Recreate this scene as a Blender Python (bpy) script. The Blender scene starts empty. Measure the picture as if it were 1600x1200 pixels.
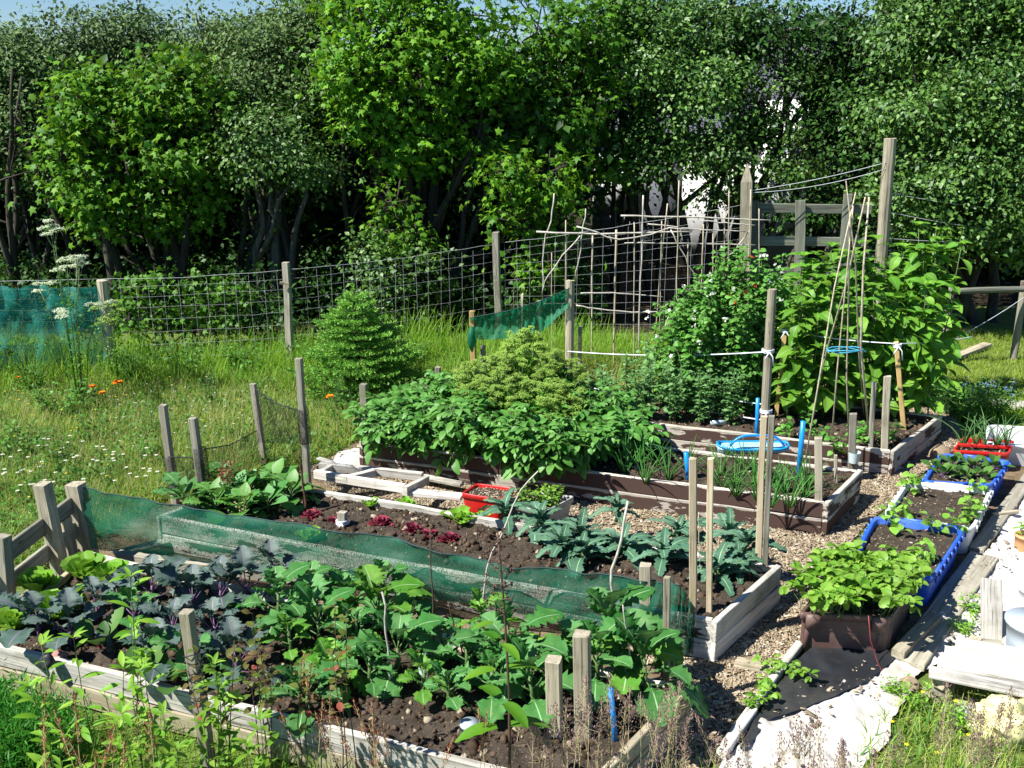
import bpy, math, random
import numpy as np
from math import sin, cos, tan, atan, pi, radians as R
from mathutils import Vector, Matrix, noise as MN
random.seed(7)
rng = np.random.default_rng(11)
sc = bpy.context.scene
COL = sc.collection
# ------------------------------------------------------------ camera model (photo pixels, 1600x1200)
CAMH = 3.6; PIT = R(17.35); FPX = 1600.0
FWD = np.array([0, cos(PIT), -sin(PIT)]); UPV = np.array([0, sin(PIT), cos(PIT)]); RT = np.array([1.0, 0, 0])
CAM = np.array([0, 0, CAMH])
def ray(px, py):
    return FWD + RT * ((px - 800) / FPX) + UPV * (-(py - 600) / FPX)
def G(px, py, z=0.0):
    d = ray(px, py); t = (z - CAMH) / d[2]; return CAM + d * t
def P(px, py, Y):
    d = ray(px, py); return CAM + d * (Y / d[1])
def V3(a): return Vector((float(a[0]), float(a[1]), float(a[2])))
def mpp(p):  # metres per photo pixel at a point
    return float(np.dot(np.asarray(p) - CAM, FWD)) / FPX
ORD = ['', 'second ', 'third ', 'fourth ', 'fifth ', 'sixth ', 'seventh ', 'eighth ', 'ninth ', 'tenth ', 'eleventh ', 'twelfth ',
       'thirteenth ', 'fourteenth ', 'fifteenth ', 'sixteenth ', 'seventeenth ', 'eighteenth ', 'nineteenth ', 'twentieth ']
def nth(i, n):
    if i == 0: return 'leftmost'
    if i == n - 1: return 'rightmost'
    if i < n / 2: return ORD[i] + 'from the left'
    return ORD[n - 1 - i] + 'from the right'
# ------------------------------------------------------------ objects
def tag(o, label=None, cat=None, group=None, kind=None):
    if label: o['label'] = label
    if cat: o['category'] = cat
    if group: o['group'] = group
    if kind: o['kind'] = kind
    return o
def thing(name, label, cat, loc=(0, 0, 0), group=None):
    o = bpy.data.objects.new(name, None); COL.objects.link(o); o.empty_display_size = .1
    o.location = V3(loc); return tag(o, label, cat, group)
def link(name, me, mat, parent=None, loc=(0, 0, 0)):
    o = bpy.data.objects.new(name, me); COL.objects.link(o)
    mats = mat if isinstance(mat, (list, tuple)) else [mat]
    if not me.materials:
        for m in mats: me.materials.append(m)
    if parent is not None:
        o.parent = parent; o.location = V3(loc) - parent.location if loc is not None else (0, 0, 0)
    else: o.location = V3(loc)
    return o
class NM:
    """numpy mesh collector, world coordinates"""
    def __init__(s): s.V = []; s.F = {3: [], 4: []}; s.M = {3: [], 4: []}; s.n = 0; s.big = []
    def add(s, V, F, mat=0):
        V = np.asarray(V, float).reshape(-1, 3); F = np.asarray(F, int)
        if len(F) == 0: return
        k = F.shape[1]; s.V.append(V); s.F[k].append(F + s.n); s.M[k].append(np.asarray(mat) if np.ndim(mat) else np.full(len(F), mat)); s.n += len(V)
    def scatter(s, tpl, pos, D, N, sc_, mat=0):
        TV, TF = tpl[:2]; mat = np.tile(tpl[2], len(np.asarray(pos).reshape(-1, 3))) if len(tpl) > 2 else mat; pos = np.asarray(pos, float).reshape(-1, 3); n = len(pos)
        if n == 0: return
        D = np.broadcast_to(np.asarray(D, float), (n, 3)); N = np.broadcast_to(np.asarray(N, float), (n, 3))
        D = D / (np.linalg.norm(D, axis=1, keepdims=True) + 1e-9)
        X = np.cross(D, N); X /= (np.linalg.norm(X, axis=1, keepdims=True) + 1e-9); Z = np.cross(X, D)
        S = np.asarray(sc_, float)
        if S.ndim == 0: S = np.full((n, 3), float(S))
        elif S.ndim == 1: S = np.repeat(S[:, None], 3, 1)
        T = TV[None] * S[:, None, :]
        W = pos[:, None] + T[..., 0:1] * X[:, None] + T[..., 1:2] * D[:, None] + T[..., 2:3] * Z[:, None]
        F = (TF[None] + (np.arange(n) * len(TV))[:, None, None]).reshape(-1, TF.shape[1])
        s.add(W.reshape(-1, 3), F, mat)
    def sticks(s, A, B, r, mat=0, r2=None):
        A = np.asarray(A, float).reshape(-1, 3); B = np.asarray(B, float).reshape(-1, 3); D = B - A
        L = np.linalg.norm(D, axis=1); rr = np.broadcast_to(np.asarray(r, float), L.shape)
        s.scatter(STICK, A, D, (0.31, 0.22, 0.9), np.stack([rr, L, rr], 1), mat)
    def tube(s, pts, rad, n=6, mat=0, cap=True):
        pts = np.asarray(pts, float); m = len(pts); rad = np.broadcast_to(np.asarray(rad, float), (m,))
        T = np.gradient(pts, axis=0); T /= (np.linalg.norm(T, axis=1, keepdims=True) + 1e-9)
        ref = np.array([0.13, 0.21, 1.0]) if abs(T[:, 2]).mean() < .8 else np.array([1.0, .2, .1])
        A = np.cross(T, ref); A /= np.linalg.norm(A, axis=1, keepdims=True); B = np.cross(T, A)
        a = np.arange(n) * 2 * pi / n
        V = pts[:, None] + rad[:, None, None] * (np.cos(a)[None, :, None] * A[:, None] + np.sin(a)[None, :, None] * B[:, None])
        i = np.arange(m - 1)[:, None]; j = np.arange(n)[None]; jn = (j + 1) % n
        F = np.stack(np.broadcast_arrays(i * n + j, i * n + jn, (i + 1) * n + jn, (i + 1) * n + j), -1).reshape(-1, 4)
        V = V.reshape(-1, 3)
        if cap:
            V = np.vstack([V, pts[0:1], pts[-1:]]); k = m * n
            jj = np.arange(n); j2 = (jj + 1) % n
            s.add(V, F, mat); off = s.n - len(V)
            s.F[3].append(np.stack([np.full(n, k), j2, jj], 1) + off); s.M[3].append(np.full(n, mat))
            s.F[3].append(np.stack([np.full(n, k + 1), jj + (m - 1) * n, j2 + (m - 1) * n], 1) + off); s.M[3].append(np.full(n, mat))
        else: s.add(V, F, mat)
    def box(s, c, sx, sy, sz, rz=0, mat=0):
        x, y = np.array([cos(rz), sin(rz), 0]), np.array([-sin(rz), cos(rz), 0]); c = np.asarray(c, float)
        V = [c + x * (i * sx / 2) + y * (j * sy / 2) + np.array([0, 0, k * sz / 2]) for k in (-1, 1) for j in (-1, 1) for i in (-1, 1)]
        s.add(V, [[0, 2, 3, 1], [4, 5, 7, 6], [0, 1, 5, 4], [2, 6, 7, 3], [0, 4, 6, 2], [1, 3, 7, 5]], mat)
    def build(s, name, mat, parent=None, loc=None, smooth=False):
        if s.n == 0: return None
        V = np.vstack(s.V)
        o0 = np.array(loc if loc is not None else (tuple(parent.location) if parent is not None else (0, 0, 0)), float)
        V = V - o0
        me = bpy.data.meshes.new(name); me.vertices.add(len(V)); me.vertices.foreach_set('co', V.ravel())
        loops, starts, mi, st = [], [], [], 0
        for k in (3, 4):
            if s.F[k]:
                F = np.vstack(s.F[k]); loops.append(F.ravel()); starts.append(st + np.arange(len(F)) * k); st += F.size
                mi.append(np.concatenate(s.M[k]))
        loops = np.concatenate(loops); starts = np.concatenate(starts); mi = np.concatenate(mi)
        me.loops.add(len(loops)); me.loops.foreach_set('vertex_index', loops.astype(np.int32))
        me.polygons.add(len(starts)); me.polygons.foreach_set('loop_start', starts.astype(np.int32))
        me.polygons.foreach_set('material_index', mi.astype(np.int32))
        if smooth: me.polygons.foreach_set('use_smooth', np.ones(len(starts), bool))
        me.update(calc_edges=True)
        return link(name, me, mat, parent, o0)
STICK = (np.array([[-1, 0, -1], [1, 0, -1], [1, 0, 1], [-1, 0, 1], [-.75, 1, -.75], [.75, 1, -.75], [.75, 1, .75], [-.75, 1, .75]], float),
         np.array([[0, 1, 5, 4], [1, 2, 6, 5], [2, 3, 7, 6], [3, 0, 4, 7], [4, 5, 6, 7]]))
def unit(n):
    v = rng.normal(size=(n, 3)); return v / np.linalg.norm(v, axis=1, keepdims=True)
# ------------------------------------------------------------ leaf templates
def grid_leaf(prof, nv=6, cols=(-1, 0, 1), droop=.25, cup=.15, frill=0, lobes=0, seed=0, rise=0, rib=False):
    r = random.Random(seed); V = []; nc = len(cols)
    for j in range(nv + 1):
        t = j / nv; w = prof(t)
        for c in cols:
            ww = w * (1 + (lobes * (1 if (j % 2) else -1) + r.uniform(-.08, .08) * (lobes > 0)) * (abs(c) > .9) * (0 < j < nv))
            z = -droop * t * t + rise * t + cup * abs(c) * w * 2 + (frill * r.uniform(-1, 1) if abs(c) > .6 and 0 < j else 0)
            V.append((c * ww, t * (1 - .15 * droop * t), z))
    F = [[j * nc + i, j * nc + i + 1, (j + 1) * nc + i + 1, (j + 1) * nc + i] for j in range(nv) for i in range(nc - 1)]
    if rib: return np.array(V, float), np.array(F), np.array([1 if (i == nc // 2 - 1 and nc % 2 == 0 and j < nv - 1) else 0 for j in range(nv) for i in range(nc - 1)])
    return np.array(V, float), np.array(F)
DIA = (np.array([[0, 0, 0], [-.32, .42, .07], [0, .5, 0], [.32, .42, .07], [0, 1, -.12]], float), np.array([[0, 2, 4, 1], [0, 3, 4, 2]]))
SLIM = (np.array([[0, 0, 0], [-.15, .42, .04], [0, .5, 0], [.15, .42, .04], [0, 1, -.15]], float), np.array([[0, 2, 4, 1], [0, 3, 4, 2]]))
def lobed():
    out = [(0, 0, 0)]; spec = [(-150, .32), (-120, .55), (-88, .36), (-62, .78), (-32, .45), (0, 1.0), (32, .45), (62, .78), (88, .36), (120, .55), (150, .32)]
    for a, r in spec: out.append((sin(R(a)) * r * .62, .35 + cos(R(a)) * r * .62, -.10 * r + .05 * (r < .5)))
    out[0] = (0, .35, .04); n = len(spec)
    return np.array(out, float), np.array([[0, i + 1, (i + 1) % n + 1] for i in range(n)])
LOB = lobed()
OVAL = grid_leaf(lambda t: .34 * sin(pi * min(1, t * .93 + .04)) ** .8, 4, (-1, 0, 1), .25, .1)
LANCE = grid_leaf(lambda t: .15 * sin(pi * min(1, t * .93 + .05)) ** .9, 5, (-1, 0, 1), .3, .15)
HEART = grid_leaf(lambda t: .46 * (sin(pi * (t * .86 + .12)) ** .75) * (1.25 - .5 * t), 5, (-1, 0, 1), .45, .08)
POT = grid_leaf(lambda t: .30 * sin(pi * min(1, t * .9 + .06)) ** .7, 4, (-1, 0, 1), .45, .12)
KALE = [grid_leaf(lambda t: (.04 if t < .1 else .17 * sin(pi * (t * .8 + .12)) ** .5), 16, (-1, -.6, -.07, .07, .6, 1), .6 + .12 * s, .10, .06, .22, s, .3, True) for s in range(5)]
ARTI = grid_leaf(lambda t: .30 * (sin(pi * min(1, t * .88 + .1)) ** .9) * (1.15 - .35 * t), 6, (-1, -.5, -.03, .03, .5, 1), .55, .10, .012, .04, 5, .1, True)
CAB = []
for s in range(8):
    _l = random.Random(s + 100); _w = [_l.uniform(.28, .44) for _ in range(20)]; _k = _l.uniform(.30, .42)
    CAB.append(grid_leaf(lambda t: (.022 if t < .12 else (.03 + .10 * (int(t * 15) % 2)) if t < _k else _w[int(t * 15)] * sin(pi * ((t - _k) * 1.15 + .16)) ** .55 if t < .97 else .10), 15, (-1, -.72, -.4, -.035, .035, .4, .72, 1), _l.uniform(.3, .9), _l.uniform(.02, .2), .07, .16, s + 9, .2, True))
LETT = [grid_leaf(lambda t: .10 + .30 * sin(pi * min(1, t * .8)) ** .8 if t < 1 else .12, 6, (-1, -.5, 0, .5, 1), -.05, .25, .05, .04, s + 30, .05) for s in range(3)]
FRIL = [grid_leaf(lambda t: .15 + .35 * t if t < .9 else .38, 5, (-1, -.6, -.2, .2, .6, 1), .15, .1, .13, .1, s + 60, .1) for s in range(3)]
def blade_tpl(bend):
    V = [];
    for t, w in ((0, .5), (.35, .45), (.7, .3), (1, .05)):
        y = t * (1 - .3 * bend * t); z = -bend * t * t * .6
        V += [(-w, y, z), (w, y, z)]
    return np.array(V, float), np.array([[0, 1, 3, 2], [2, 3, 5, 4], [4, 5, 7, 6]])
BL = [blade_tpl(b) for b in (.15, .5, 1.0)]
BLADE2 = (BL[1])
# ------------------------------------------------------------ materials
def nodes(name):
    m = bpy.data.materials.new(name); m.use_nodes = True; nt = m.node_tree; b = nt.nodes['Principled BSDF']; return m, nt, b
def nd(nt, t, **k):
    n = nt.nodes.new(t)
    for a, v in k.items():
        if a in n.inputs: n.inputs[a].default_value = v
        else: setattr(n, a, v)
    return n
def c4(c): return (c[0], c[1], c[2], 1)
def mixc(nt, fac, a, b):
    m = nt.nodes.new('ShaderNodeMix'); m.data_type = 'RGBA'
    L = nt.links
    if isinstance(fac, (int, float)): m.inputs[0].default_value = fac
    else: L.new(fac, m.inputs[0])
    for i, v in ((6, a), (7, b)):
        if isinstance(v, tuple): m.inputs[i].default_value = c4(v)
        else: L.new(v, m.inputs[i])
    return m.outputs[2]
def ramp(nt, src, p0, p1, v0=0., v1=1.):
    r = nt.nodes.new('ShaderNodeMapRange'); nt.links.new(src, r.inputs[0])
    r.inputs[1].default_value = p0; r.inputs[2].default_value = p1; r.inputs[3].default_value = v0; r.inputs[4].default_value = v1; return r.outputs[0]
def coord(nt, scale=(1, 1, 1), kind='Object', rnd=False):
    tc = nt.nodes.new('ShaderNodeTexCoord'); mp = nt.nodes.new('ShaderNodeMapping'); mp.inputs['Scale'].default_value = scale
    nt.links.new(tc.outputs[kind], mp.inputs[0])
    if rnd:
        oi = nt.nodes.new('ShaderNodeObjectInfo'); mu = nt.nodes.new('ShaderNodeMath'); mu.operation = 'MULTIPLY'; mu.inputs[1].default_value = 37.
        nt.links.new(oi.outputs['Random'], mu.inputs[0]); nt.links.new(mu.outputs[0], mp.inputs['Location'])
    return mp.outputs[0]
def noise(nt, vec, scale, detail=4, rough=.6):
    n = nt.nodes.new('ShaderNodeTexNoise'); n.inputs['Scale'].default_value = scale; n.inputs['Detail'].default_value = detail
    n.inputs['Roughness'].default_value = rough; nt.links.new(vec, n.inputs['Vector']); return n.outputs['Fac']
def bump(nt, b, h, strength=.5, dist=.01):
    bm = nt.nodes.new('ShaderNodeBump'); bm.inputs['Strength'].default_value = strength; bm.inputs['Distance'].default_value = dist
    nt.links.new(h, bm.inputs['Height']); nt.links.new(bm.outputs[0], b.inputs['Normal'])
def leafmat(name, a, b, rough=.45, trans=.3, spec=.5, c=None):
    rough = max(rough, .5); spec = spec * .5
    m, nt, p = nodes(name); g = nt.nodes.new('ShaderNodeNewGeometry')
    col = mixc(nt, g.outputs['Random Per Island'], a, b)
    oi = nt.nodes.new('ShaderNodeObjectInfo')
    hs = nt.nodes.new('ShaderNodeHueSaturation'); nt.links.new(col, hs.inputs['Color'])
    nt.links.new(ramp(nt, oi.outputs['Random'], 0, 1, .85, 1.15), hs.inputs['Value'])
    nz = noise(nt, coord(nt, (1, 1, 1)), 25, 2)
    nt.links.new(ramp(nt, nz, .3, .7, .485, .51), hs.inputs['Hue'])
    col = hs.outputs[0]
    if c:
        r = ramp(nt, g.outputs['Random Per Island'], .90, .93); col = mixc(nt, r, col, c)
    if name in ('cab', 'cabyellow', 'purple', 'kale', 'potato', 'arti', 'straw', 'lettuce', 'pea'):
        nb = noise(nt, coord(nt), 34, 3, .6); col = mixc(nt, ramp(nt, nb, .64, .72, 0, .6), col, (.30, .30, .06)); nb2 = noise(nt, coord(nt, (1, 1, 1)), 9, 2); col = mixc(nt, ramp(nt, nb2, .55, .75, 0, .35), col, (a[0] * .8, a[1] * .7, a[2]))
    nt.links.new(col, p.inputs['Base Color']); p.inputs['Roughness'].default_value = rough; p.inputs['Specular IOR Level'].default_value = spec
    t = nt.nodes.new('ShaderNodeBsdfTranslucent'); hs2 = nt.nodes.new('ShaderNodeHueSaturation'); hs2.inputs['Value'].default_value = 1.6; hs2.inputs['Hue'].default_value = .48
    nt.links.new(col, hs2.inputs['Color']); nt.links.new(hs2.outputs[0], t.inputs[0])
    mx = nt.nodes.new('ShaderNodeMixShader'); mx.inputs[0].default_value = trans
    nt.links.new(p.outputs[0], mx.inputs[1]); nt.links.new(t.outputs[0], mx.inputs[2]); nt.links.new(mx.outputs[0], nt.nodes['Material Output'].inputs[0])
    return m
def woodmat(name, a, b, dark=(.09, .075, .06), paint=None, cover=.5, axis=0):
    m, nt, p = nodes(name)
    s = [28, 28, 28]; s[axis] = 1.2
    v = coord(nt, tuple(s), rnd=True); n1 = noise(nt, v, 1.0, 6, .65)
    v2 = coord(nt, (1, 1, 1), rnd=True); n2 = noise(nt, v2, 5, 4)
    col = mixc(nt, ramp(nt, n1, .3, .7), a, b)
    col = mixc(nt, ramp(nt, n1, .38, .30), col, dark)
    col = mixc(nt, ramp(nt, n2, .52, .75, 0, .6), col, (dark[0] * 1.6, dark[1] * 1.7, dark[2] * 1.4))
    s4 = [90, 90, 90]; s4[axis] = 2.5; n4 = noise(nt, coord(nt, tuple(s4), rnd=True), 1.0, 3, .5)
    col = mixc(nt, ramp(nt, n4, .40, .34, 0, .75), col, dark)
    s5 = [16, 16, 16]; s5[axis] = 5; n5 = noise(nt, coord(nt, tuple(s5), rnd=True), 1.0, 1, .4)
    col = mixc(nt, ramp(nt, n5, .76, .80, 0, .8), col, (dark[0] * 1.3, dark[1] * 1.1, dark[2] * .9))
    n6 = noise(nt, coord(nt, (2.5, 2.5, 2.5), rnd=True), 1.5, 3, .6); col = mixc(nt, ramp(nt, n6, .58, .72, 0, .45), col, (.15, .17, .08))
    oi = nt.nodes.new('ShaderNodeObjectInfo'); hs = nt.nodes.new('ShaderNodeHueSaturation')
    nt.links.new(ramp(nt, oi.outputs['Random'], 0, 1, .75, 1.2), hs.inputs['Value']); nt.links.new(col, hs.inputs['Color']); col = hs.outputs[0]
    h = n1
    if paint:
        s3 = [7, 7, 7]; s3[axis] = 2.2
        n3 = noise(nt, coord(nt, tuple(s3), rnd=True), 1.3, 7, .62)
        # paint is gone along the exposed top edge: wear mask by local height
        sep = nt.nodes.new('ShaderNodeSeparateXYZ'); tc = nt.nodes.new('ShaderNodeTexCoord'); nt.links.new(tc.outputs['Object'], sep.inputs[0])
        ed = ramp(nt, sep.outputs[2], .04, .07, 0, .35)
        ad = nt.nodes.new('ShaderNodeMath'); ad.operation = 'SUBTRACT'; nt.links.new(n3, ad.inputs[0]); nt.links.new(ed, ad.inputs[1])
        rr = nt.nodes.new('ShaderNodeMath'); rr.operation = 'ADD'; nt.links.new(ad.outputs[0], rr.inputs[0]); nt.links.new(ramp(nt, oi.outputs['Random'], 0, 1, -.10, .10), rr.inputs[1])
        mask = ramp(nt, rr.outputs[0], cover, cover + .015)
        col = mixc(nt, mask, col, paint)
        ad2 = nt.nodes.new('ShaderNodeMath'); ad2.operation = 'MAXIMUM'; nt.links.new(n1, ad2.inputs[0]); nt.links.new(mask, ad2.inputs[1]); h = ad2.outputs[0]
    nt.links.new(col, p.inputs['Base Color']); p.inputs['Roughness'].default_value = .8; p.inputs['Specular IOR Level'].default_value = .25
    bump(nt, p, h, .9, .006); return m
def plain(name, c, rough=.5, var=.12, scale=12, spec=.5, metal=0, bmp=0, dirt=None, dfac=.5):
    m, nt, p = nodes(name); n = noise(nt, coord(nt), scale, 5)
    d = tuple(x * (1 - var * 2) for x in c); col = mixc(nt, ramp(nt, n, .3, .7), d, c)
    if dirt:
        n2 = noise(nt, coord(nt), scale * .35, 6, .7); col = mixc(nt, ramp(nt, n2, .45, .7, 0, dfac), col, dirt)
    nt.links.new(col, p.inputs['Base Color']); p.inputs['Roughness'].default_value = rough; p.inputs['Specular IOR Level'].default_value = spec; p.inputs['Metallic'].default_value = metal
    if bmp: bump(nt, p, n, bmp, .01)
    return m
def netmat(name, c, alpha, grid=0):
    m, nt, p = nodes(name); out = nt.nodes['Material Output']
    n = noise(nt, coord(nt, (1, 1, 4)), 3, 4); nt.links.new(mixc(nt, n, tuple(x * .7 for x in c), c), p.inputs['Base Color']); p.inputs['Roughness'].default_value = .6
    t = nt.nodes.new('ShaderNodeBsdfTransparent'); tr = nt.nodes.new('ShaderNodeBsdfTranslucent'); tr.inputs[0].default_value = c4(tuple(min(1, x * 1.4) for x in c))
    m1 = nt.nodes.new('ShaderNodeMixShader'); m1.inputs[0].default_value = .4; nt.links.new(p.outputs[0], m1.inputs[1]); nt.links.new(tr.outputs[0], m1.inputs[2])
    m2 = nt.nodes.new('ShaderNodeMixShader'); nt.links.new(t.outputs[0], m2.inputs[1]); nt.links.new(m1.outputs[0], m2.inputs[2])
    nf = noise(nt, coord(nt, (1, 1, .35)), 170, 1, .5); ad = nt.nodes.new('ShaderNodeMath'); ad.operation = 'ADD'; ad.use_clamp = True
    nt.links.new(ramp(nt, n, .25, .75, alpha - .16, alpha + .14), ad.inputs[0]); nt.links.new(ramp(nt, nf, .3, .7, -.28, .22), ad.inputs[1]); nt.links.new(ad.outputs[0], m2.inputs[0])
    nt.links.new(m2.outputs[0], out.inputs[0]); return m
M = {}
M['soil'] = None
def soilmat(name, a, b, c):
    m, nt, p = nodes(name); v = coord(nt); n1 = noise(nt, v, 9, 6, .7); n2 = noise(nt, v, 60, 4, .7)
    col = mixc(nt, ramp(nt, n1, .35, .65), a, b); col = mixc(nt, ramp(nt, n2, .60, .66), col, c)
    nt.links.new(col, p.inputs['Base Color']); p.inputs['Roughness'].default_value = .95; p.inputs['Specular IOR Level'].default_value = .15
    ad = nt.nodes.new('ShaderNodeMath'); nt.links.new(n1, ad.inputs[0]); nt.links.new(n2, ad.inputs[1]); bump(nt, p, ad.outputs[0], .9, .015); return m
M['soil'] = soilmat('soil', (.038, .029, .021), (.085, .066, .048), (.20, .165, .12))
M['clod'] = leafmat('clod', (.04, .028, .018), (.13, .09, .06), .95, 0, .1, (.34, .28, .2))
M['ground'] = soilmat('ground', (.08, .12, .025), (.16, .22, .05), (.24, .22, .10))
M['shadedlitter'] = soilmat('shadedlitter', (.02, .016, .01), (.045, .035, .02), (.07, .055, .03))  # woodland litter darkened to carry the shadow under the trees
M['chipbase'] = soilmat('chipbase', (.12, .085, .05), (.24, .18, .11), (.35, .28, .18))
M['chip'] = leafmat('chip', (.17, .13, .08), (.44, .36, .25), .85, 0, .2, (.55, .49, .38))
M['board'] = woodmat('board', (.40, .37, .31), (.70, .67, .60))
M['boardtan'] = woodmat('boardtan', (.30, .25, .17), (.52, .45, .32))
M['paint'] = woodmat('paint', (.42, .38, .32), (.66, .60, .50), paint=(.075, .045, .035), cover=.385)
M['paint3'] = woodmat('paint3', (.40, .37, .31), (.70, .67, .60), paint=(.085, .055, .04), cover=.60)
M['paint2'] = woodmat('paint2', (.40, .36, .30), (.62, .57, .48), paint=(.07, .042, .032), cover=.50)
M['post'] = woodmat('post', (.26, .23, .16), (.46, .41, .30))
M['postgrey'] = woodmat('postgrey', (.20, .185, .14), (.40, .37, .29))
M['yellowwood'] = woodmat('yellowwood', (.42, .28, .10), (.60, .42, .18), (.2, .12, .05))
M['bark'] = woodmat('bark', (.022, .018, .014), (.07, .058, .045), (.02, .016, .012), axis=2)
M['birch'] = woodmat('birch', (.04, .035, .03), (.13, .12, .10), (.03, .025, .02), axis=2)
M['cane'] = plain('cane', (.60, .51, .36), .6, .25, 20)
M['stick'] = plain('stick', (.62, .57, .48), .7, .25, 20)
M['rope'] = plain('rope', (.75, .78, .82), .6, .1)
M['wire'] = plain('wire', (.62, .64, .66), .5, .1, 5)
M['rust'] = plain('rust', (.20, .09, .05), .8, .3)
M['bluepipe'] = plain('bluepipe', (.01, .26, .68), .35, .08)
M['twine'] = plain('twine', (.06, .38, .55), .6)
M['blackplastic'] = plain('blackplastic', (.018, .02, .024), .55, .2, 6, dirt=(.10, .09, .07), dfac=.4)
M['membrane'] = plain('membrane', (.58, .56, .52), .8, .06, 9, .2, dirt=(.34, .29, .22), dfac=.8, bmp=.4)
M['greennet'] = netmat('greennet', (.006, .16, .085), .78)
M['greennetdense'] = netmat('greennetdense', (.005, .22, .10), .92)
M['teal'] = netmat('teal', (.006, .27, .23), .74)
M['blacknet'] = netmat('blacknet', (.02, .022, .02), .42)
M['red'] = plain('red', (.58, .014, .012), .4, .08, 8, dirt=(.42, .10, .07), dfac=.4)
M['blue'] = plain('blue', (.018, .115, .66), .45, .1, 8, dirt=(.16, .22, .42), dfac=.5)
M['white'] = plain('white', (.74, .76, .76), .45, .05, 6, dirt=(.42, .38, .31), dfac=.6)
M['browncrate'] = plain('browncrate', (.15, .085, .072), .5, .15, 6, dirt=(.24, .19, .16), dfac=.5)
M['greyplastic'] = plain('greyplastic', (.42, .42, .39), .5, .1, 6, dirt=(.2, .18, .13), dfac=.5)
M['paleblue'] = plain('paleblue', (.42, .48, .54), .5, .08, 6)
M['stone'] = plain('stone', (.40, .30, .19), .9, .25, 14, bmp=.6, dirt=(.2, .18, .12))
M['orange'] = plain('orange', (.62, .30, .13), .6, .1)
M['yellowbag'] = plain('yellowbag', (.70, .66, .30), .5, .1, dirt=(.6, .6, .5))
M['wall'] = plain('wall', (.80, .80, .78), .9, .04, 3)
M['slate'] = plain('slate', (.10, .11, .13), .7, .2, 8)
M['glass'] = plain('glass', (.05, .07, .09), .08, .1)
M['clear'] = plain('clear', (.55, .66, .66), .25, .1)
L = leafmat
M['redstem'] = plain('redstem', (.30, .04, .05), .5)
M['pinkstone'] = plain('pinkstone', (.45, .22, .18), .8, .2)
M['railgreyshade'] = woodmat('railgreyshade', (.12, .13, .10), (.26, .27, .21))  # grey timber darkened to stand in for shade on rails and log
M['palebluepl'] = plain('palebluepl', (.35, .62, .78), .35)
M['twineblue'] = plain('twineblue', (.01, .33, .70), .35)
M['palletwood'] = woodmat('palletwood', (.46, .43, .37), (.68, .65, .58))
M['syc'] = L('syc', (.035, .14, .006), (.14, .31, .015), .55, .24)
M['syc2'] = L('syc2', (.03, .12, .006), (.09, .22, .012), .55, .24)
M['willow'] = L('willow', (.05, .115, .025), (.15, .23, .075), .55, .15, .4)
M['birchleaf'] = L('birchleaf', (.02, .08, .010), (.13, .26, .04), .45, .18, 1.0)
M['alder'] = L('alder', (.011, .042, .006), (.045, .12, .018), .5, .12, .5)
M['under'] = L('under', (.008, .025, .005), (.025, .06, .012), .7, .1, .2)  # leaf colour made near black to stand in for shade inside the wood
M['spruce'] = L('spruce', (.09, .28, .025), (.24, .47, .08), .6, .2)
M['potato'] = L('potato', (.045, .18, .02), (.13, .31, .06), .45, .22, .8)
M['umbel'] = L('umbel', (.20, .38, .05), (.42, .56, .14), .7, .35)
M['parsley'] = L('parsley', (.05, .20, .012), (.13, .32, .03), .5, .3)
M['cabyellow'] = L('cabyellow', (.06, .21, .015), (.16, .36, .05), .6, .22)
M['onion'] = L('onion', (.035, .17, .02), (.12, .30, .07), .5, .2)
M['rib'] = plain('rib', (.26, .40, .20), .5)
M['purplerib'] = plain('purplerib', (.22, .14, .24), .5)
M['bean'] = L('bean', (.08, .22, .055), (.19, .36, .13), .5, .28)
M['pea'] = L('pea', (.06, .23, .025), (.18, .39, .08), .5, .3)
M['arti'] = L('arti', (.07, .23, .015), (.18, .38, .04), .5, .3)
M['kale'] = L('kale', (.04, .115, .065), (.11, .22, .14), .6, .12)
M['purple'] = L('purple', (.04, .085, .06), (.12, .165, .145), .6, .1, .6, (.05, .16, .02))
M['purplestem'] = plain('purplestem', (.15, .07, .16), .5)
M['cab'] = L('cab', (.035, .16, .025), (.12, .29, .09), .6, .2, .5, (.30, .40, .06))
M['lettuce'] = L('lettuce', (.13, .33, .02), (.24, .47, .06), .5, .3)
M['redlet'] = L('redlet', (.10, .012, .022), (.32, .05, .07), .5, .2)
M['straw'] = L('straw', (.10, .26, .015), (.23, .40, .06), .45, .3, .7)
M['strawpale'] = L('strawpale', (.14, .34, .03), (.28, .48, .09), .5, .3)
M['beet'] = L('beet', (.035, .11, .02), (.09, .20, .035), .35, .2, .6)
M['redleaf'] = L('redleaf', (.16, .10, .035), (.12, .22, .03), .5, .3, .5, (.28, .08, .05))
M['weed'] = L('weed', (.10, .25, .015), (.24, .42, .05), .5, .3)
M['feather'] = L('feather', (.03, .18, .015), (.06, .27, .03), .5, .3)
M['grass'] = L('grass', (.18, .30, .03), (.40, .48, .11), .6, .4, .4, (.56, .52, .27))
M['grass2'] = L('grass2', (.10, .26, .015), (.24, .42, .045), .6, .4, .4)
M['straws'] = L('straws', (.38, .34, .16), (.52, .47, .26), .7, .3, .3)
M['lawn'] = L('lawn', (.15, .26, .02), (.30, .40, .06), .6, .35, .4, (.42, .40, .18))
M['herb'] = L('herb', (.04, .16, .015), (.13, .28, .045), .5, .3)
M['purplegrass'] = L('purplegrass', (.18, .10, .11), (.36, .24, .22), .7, .3)
M['dockseed'] = L('dockseed', (.20, .06, .03), (.38, .16, .08), .7, .2)
M['brownstem'] = plain('brownstem', (.10, .055, .035), .7)
M['greenstem'] = plain('greenstem', (.09, .17, .045), .6)
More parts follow.
